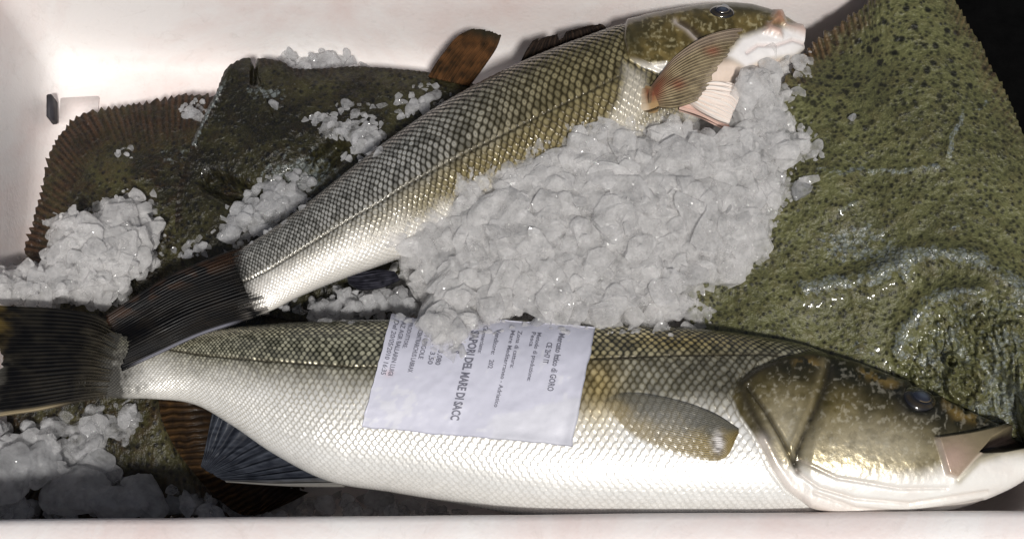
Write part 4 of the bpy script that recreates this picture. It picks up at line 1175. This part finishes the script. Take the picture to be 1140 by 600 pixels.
# rounded lumps one can count
def lump(px, py, z, rx, ry, ang, label):
    v, f = ICO5
    q = v.copy()
    for k in range(11):
        n = RNG.normal(size=3); n /= np.linalg.norm(n)
        d = q @ n - RNG.uniform(.62, .9)
        q = q - n * (np.maximum(d, 0) * .85)[:, None]
    a = fbm(v[:, 0] * 1.6 + px, v[:, 1] * 1.6 + py, v[:, 2] * 1.6, 61, 3) - .5
    b = fbm(v[:, 0] * 6 + px, v[:, 1] * 6, v[:, 2] * 6, 62, 4) - .5
    q = q * (1.08 + .25 * a + .07 * b)[:, None]
    q = q * np.array([rx, ry, min(rx, ry) * .55])
    cs, sn = math.cos(R(ang)), math.sin(R(ang))
    q = q @ np.array([[cs, sn, 0], [-sn, cs, 0], [0, 0, 1]])
    o = build('ice_lump', q + at(px, py, z), [f], M_LUMP)
    return tag(o, label, 'ice lump', 'rounded ice lumps by the near rim')
LUMPS = [(128, 561, 46, 33, 20, 2, 'flat oval ice lump lying against the near rim'), (162, 552, 42, 22, 32, 38, 'tilted oval ice lump right of the flat oval lump by the rim'),
         (84, 548, 44, 38, 30, 10, 'broad cloudy ice lump left of the flat oval lump by the rim'), (42, 518, 50, 24, 28, -15, 'jagged ice lump with a dark gap on its right in the near left corner'), (14, 528, 56, 26, 36, 0, 'large pale ice lump at the left edge of the photo below the tail'),
         (106, 516, 34, 22, 18, 20, 'small grey ice lump in the shade behind the oval lumps'), (322, 556, 34, 16, 15, 0, 'ice lump beside the frilled brown fin under the near bass'), (424, 556, 46, 18, 13, -5, 'ice lump beneath the belly of the near bass'),
         (200, 562, 30, 24, 12, 0, 'low grey ice lump between the oval lumps and the brown fin')]
for l in LUMPS: lump(*l)

# loose crumbs: larger ones are things of their own
def crumb(px, py, r, label, mat=M_LUMP, grp='loose ice pieces on the fish'):
    h = hit(px, py)
    v, f = chunk(h[0] + np.array([0, 0, r * .25]), r, ICO3, .8, 9)
    nn = v - v.mean(0); nn /= np.linalg.norm(nn, axis=1, keepdims=True)
    v = v + nn * ((fbm(v[:, 0] / 3, v[:, 1] / 3, v[:, 2] / 3, 5, 3) - .5) * r * .3)[:, None]
    o = build('ice_piece', v, [f], mat)
    return tag(o, label, 'ice piece', grp)
crumb(244, 305, 8, 'clear ice piece on the black tail root of the far bass')
crumb(386, 118, 9, 'small bright ice piece high on the dark turbot')
crumb(306, 118, 7, 'little ice piece on the dark turbot just below its notch')
crumb(893, 214, 15, 'separate grey ice piece on the olive turbot right of the big heap')
crumb(808, 12, 8, 'clear ice piece on the eye of the far bass')
crumb(948, 132, 7, 'tiny melting ice piece in the middle of the olive turbot')
crumb(597, 360, 8, 'ice piece on the upper edge of the paper label')

# ------------------------------------------------------------------ light, air, camera
EL, ROT = 58, 180 - 12
w = bpy.data.worlds.new('World'); bpy.context.scene.world = w; w.use_nodes = True
nt = w.node_tree; nt.nodes.clear()
wo = nt.nodes.new('ShaderNodeOutputWorld'); bg = nt.nodes.new('ShaderNodeBackground'); sk = nt.nodes.new('ShaderNodeTexSky')
sk.sky_type = 'NISHITA'; sk.sun_disc = False; sk.sun_elevation = R(EL); sk.sun_rotation = R(ROT); sk.dust_density = 4; sk.air_density = 1.0
hs = nt.nodes.new('ShaderNodeHueSaturation'); hs.inputs['Saturation'].default_value = .7
nt.links.new(sk.outputs[0], hs.inputs['Color']); nt.links.new(hs.outputs[0], bg.inputs[0]); nt.links.new(bg.outputs[0], wo.inputs[0])
bg.inputs[1].default_value = .05
sd = bpy.data.lights.new('sun', 'SUN'); sd.energy = 3.7; sd.angle = R(5.5); sd.color = (1, .972, .93)
so = bpy.data.objects.new('sun', sd); C.objects.link(so)
dirn = Vector((math.sin(R(ROT)) * math.cos(R(EL)), math.cos(R(ROT)) * math.cos(R(EL)), math.sin(R(EL))))
so.rotation_euler = dirn.to_track_quat('Z', 'Y').to_euler()

cd = bpy.data.cameras.new('camera'); cd.sensor_width = 36; cd.angle = HFOV
co = bpy.data.objects.new('camera', cd); C.objects.link(co)
co.location = Vector(CAM * U); co.rotation_euler = (TILT, 0, 0)
cd.clip_start = .01; cd.clip_end = 100
S = bpy.context.scene
S.camera = co
S.view_settings.view_transform = 'Standard'; S.view_settings.look = 'None'
S.view_settings.exposure = -0.22; S.view_settings.gamma = 1
S.cycles.max_bounces = 7; S.cycles.transmission_bounces = 6; S.cycles.diffuse_bounces = 4; S.cycles.glossy_bounces = 3; S.cycles.transparent_max_bounces = 20
S.cycles.use_denoising = True
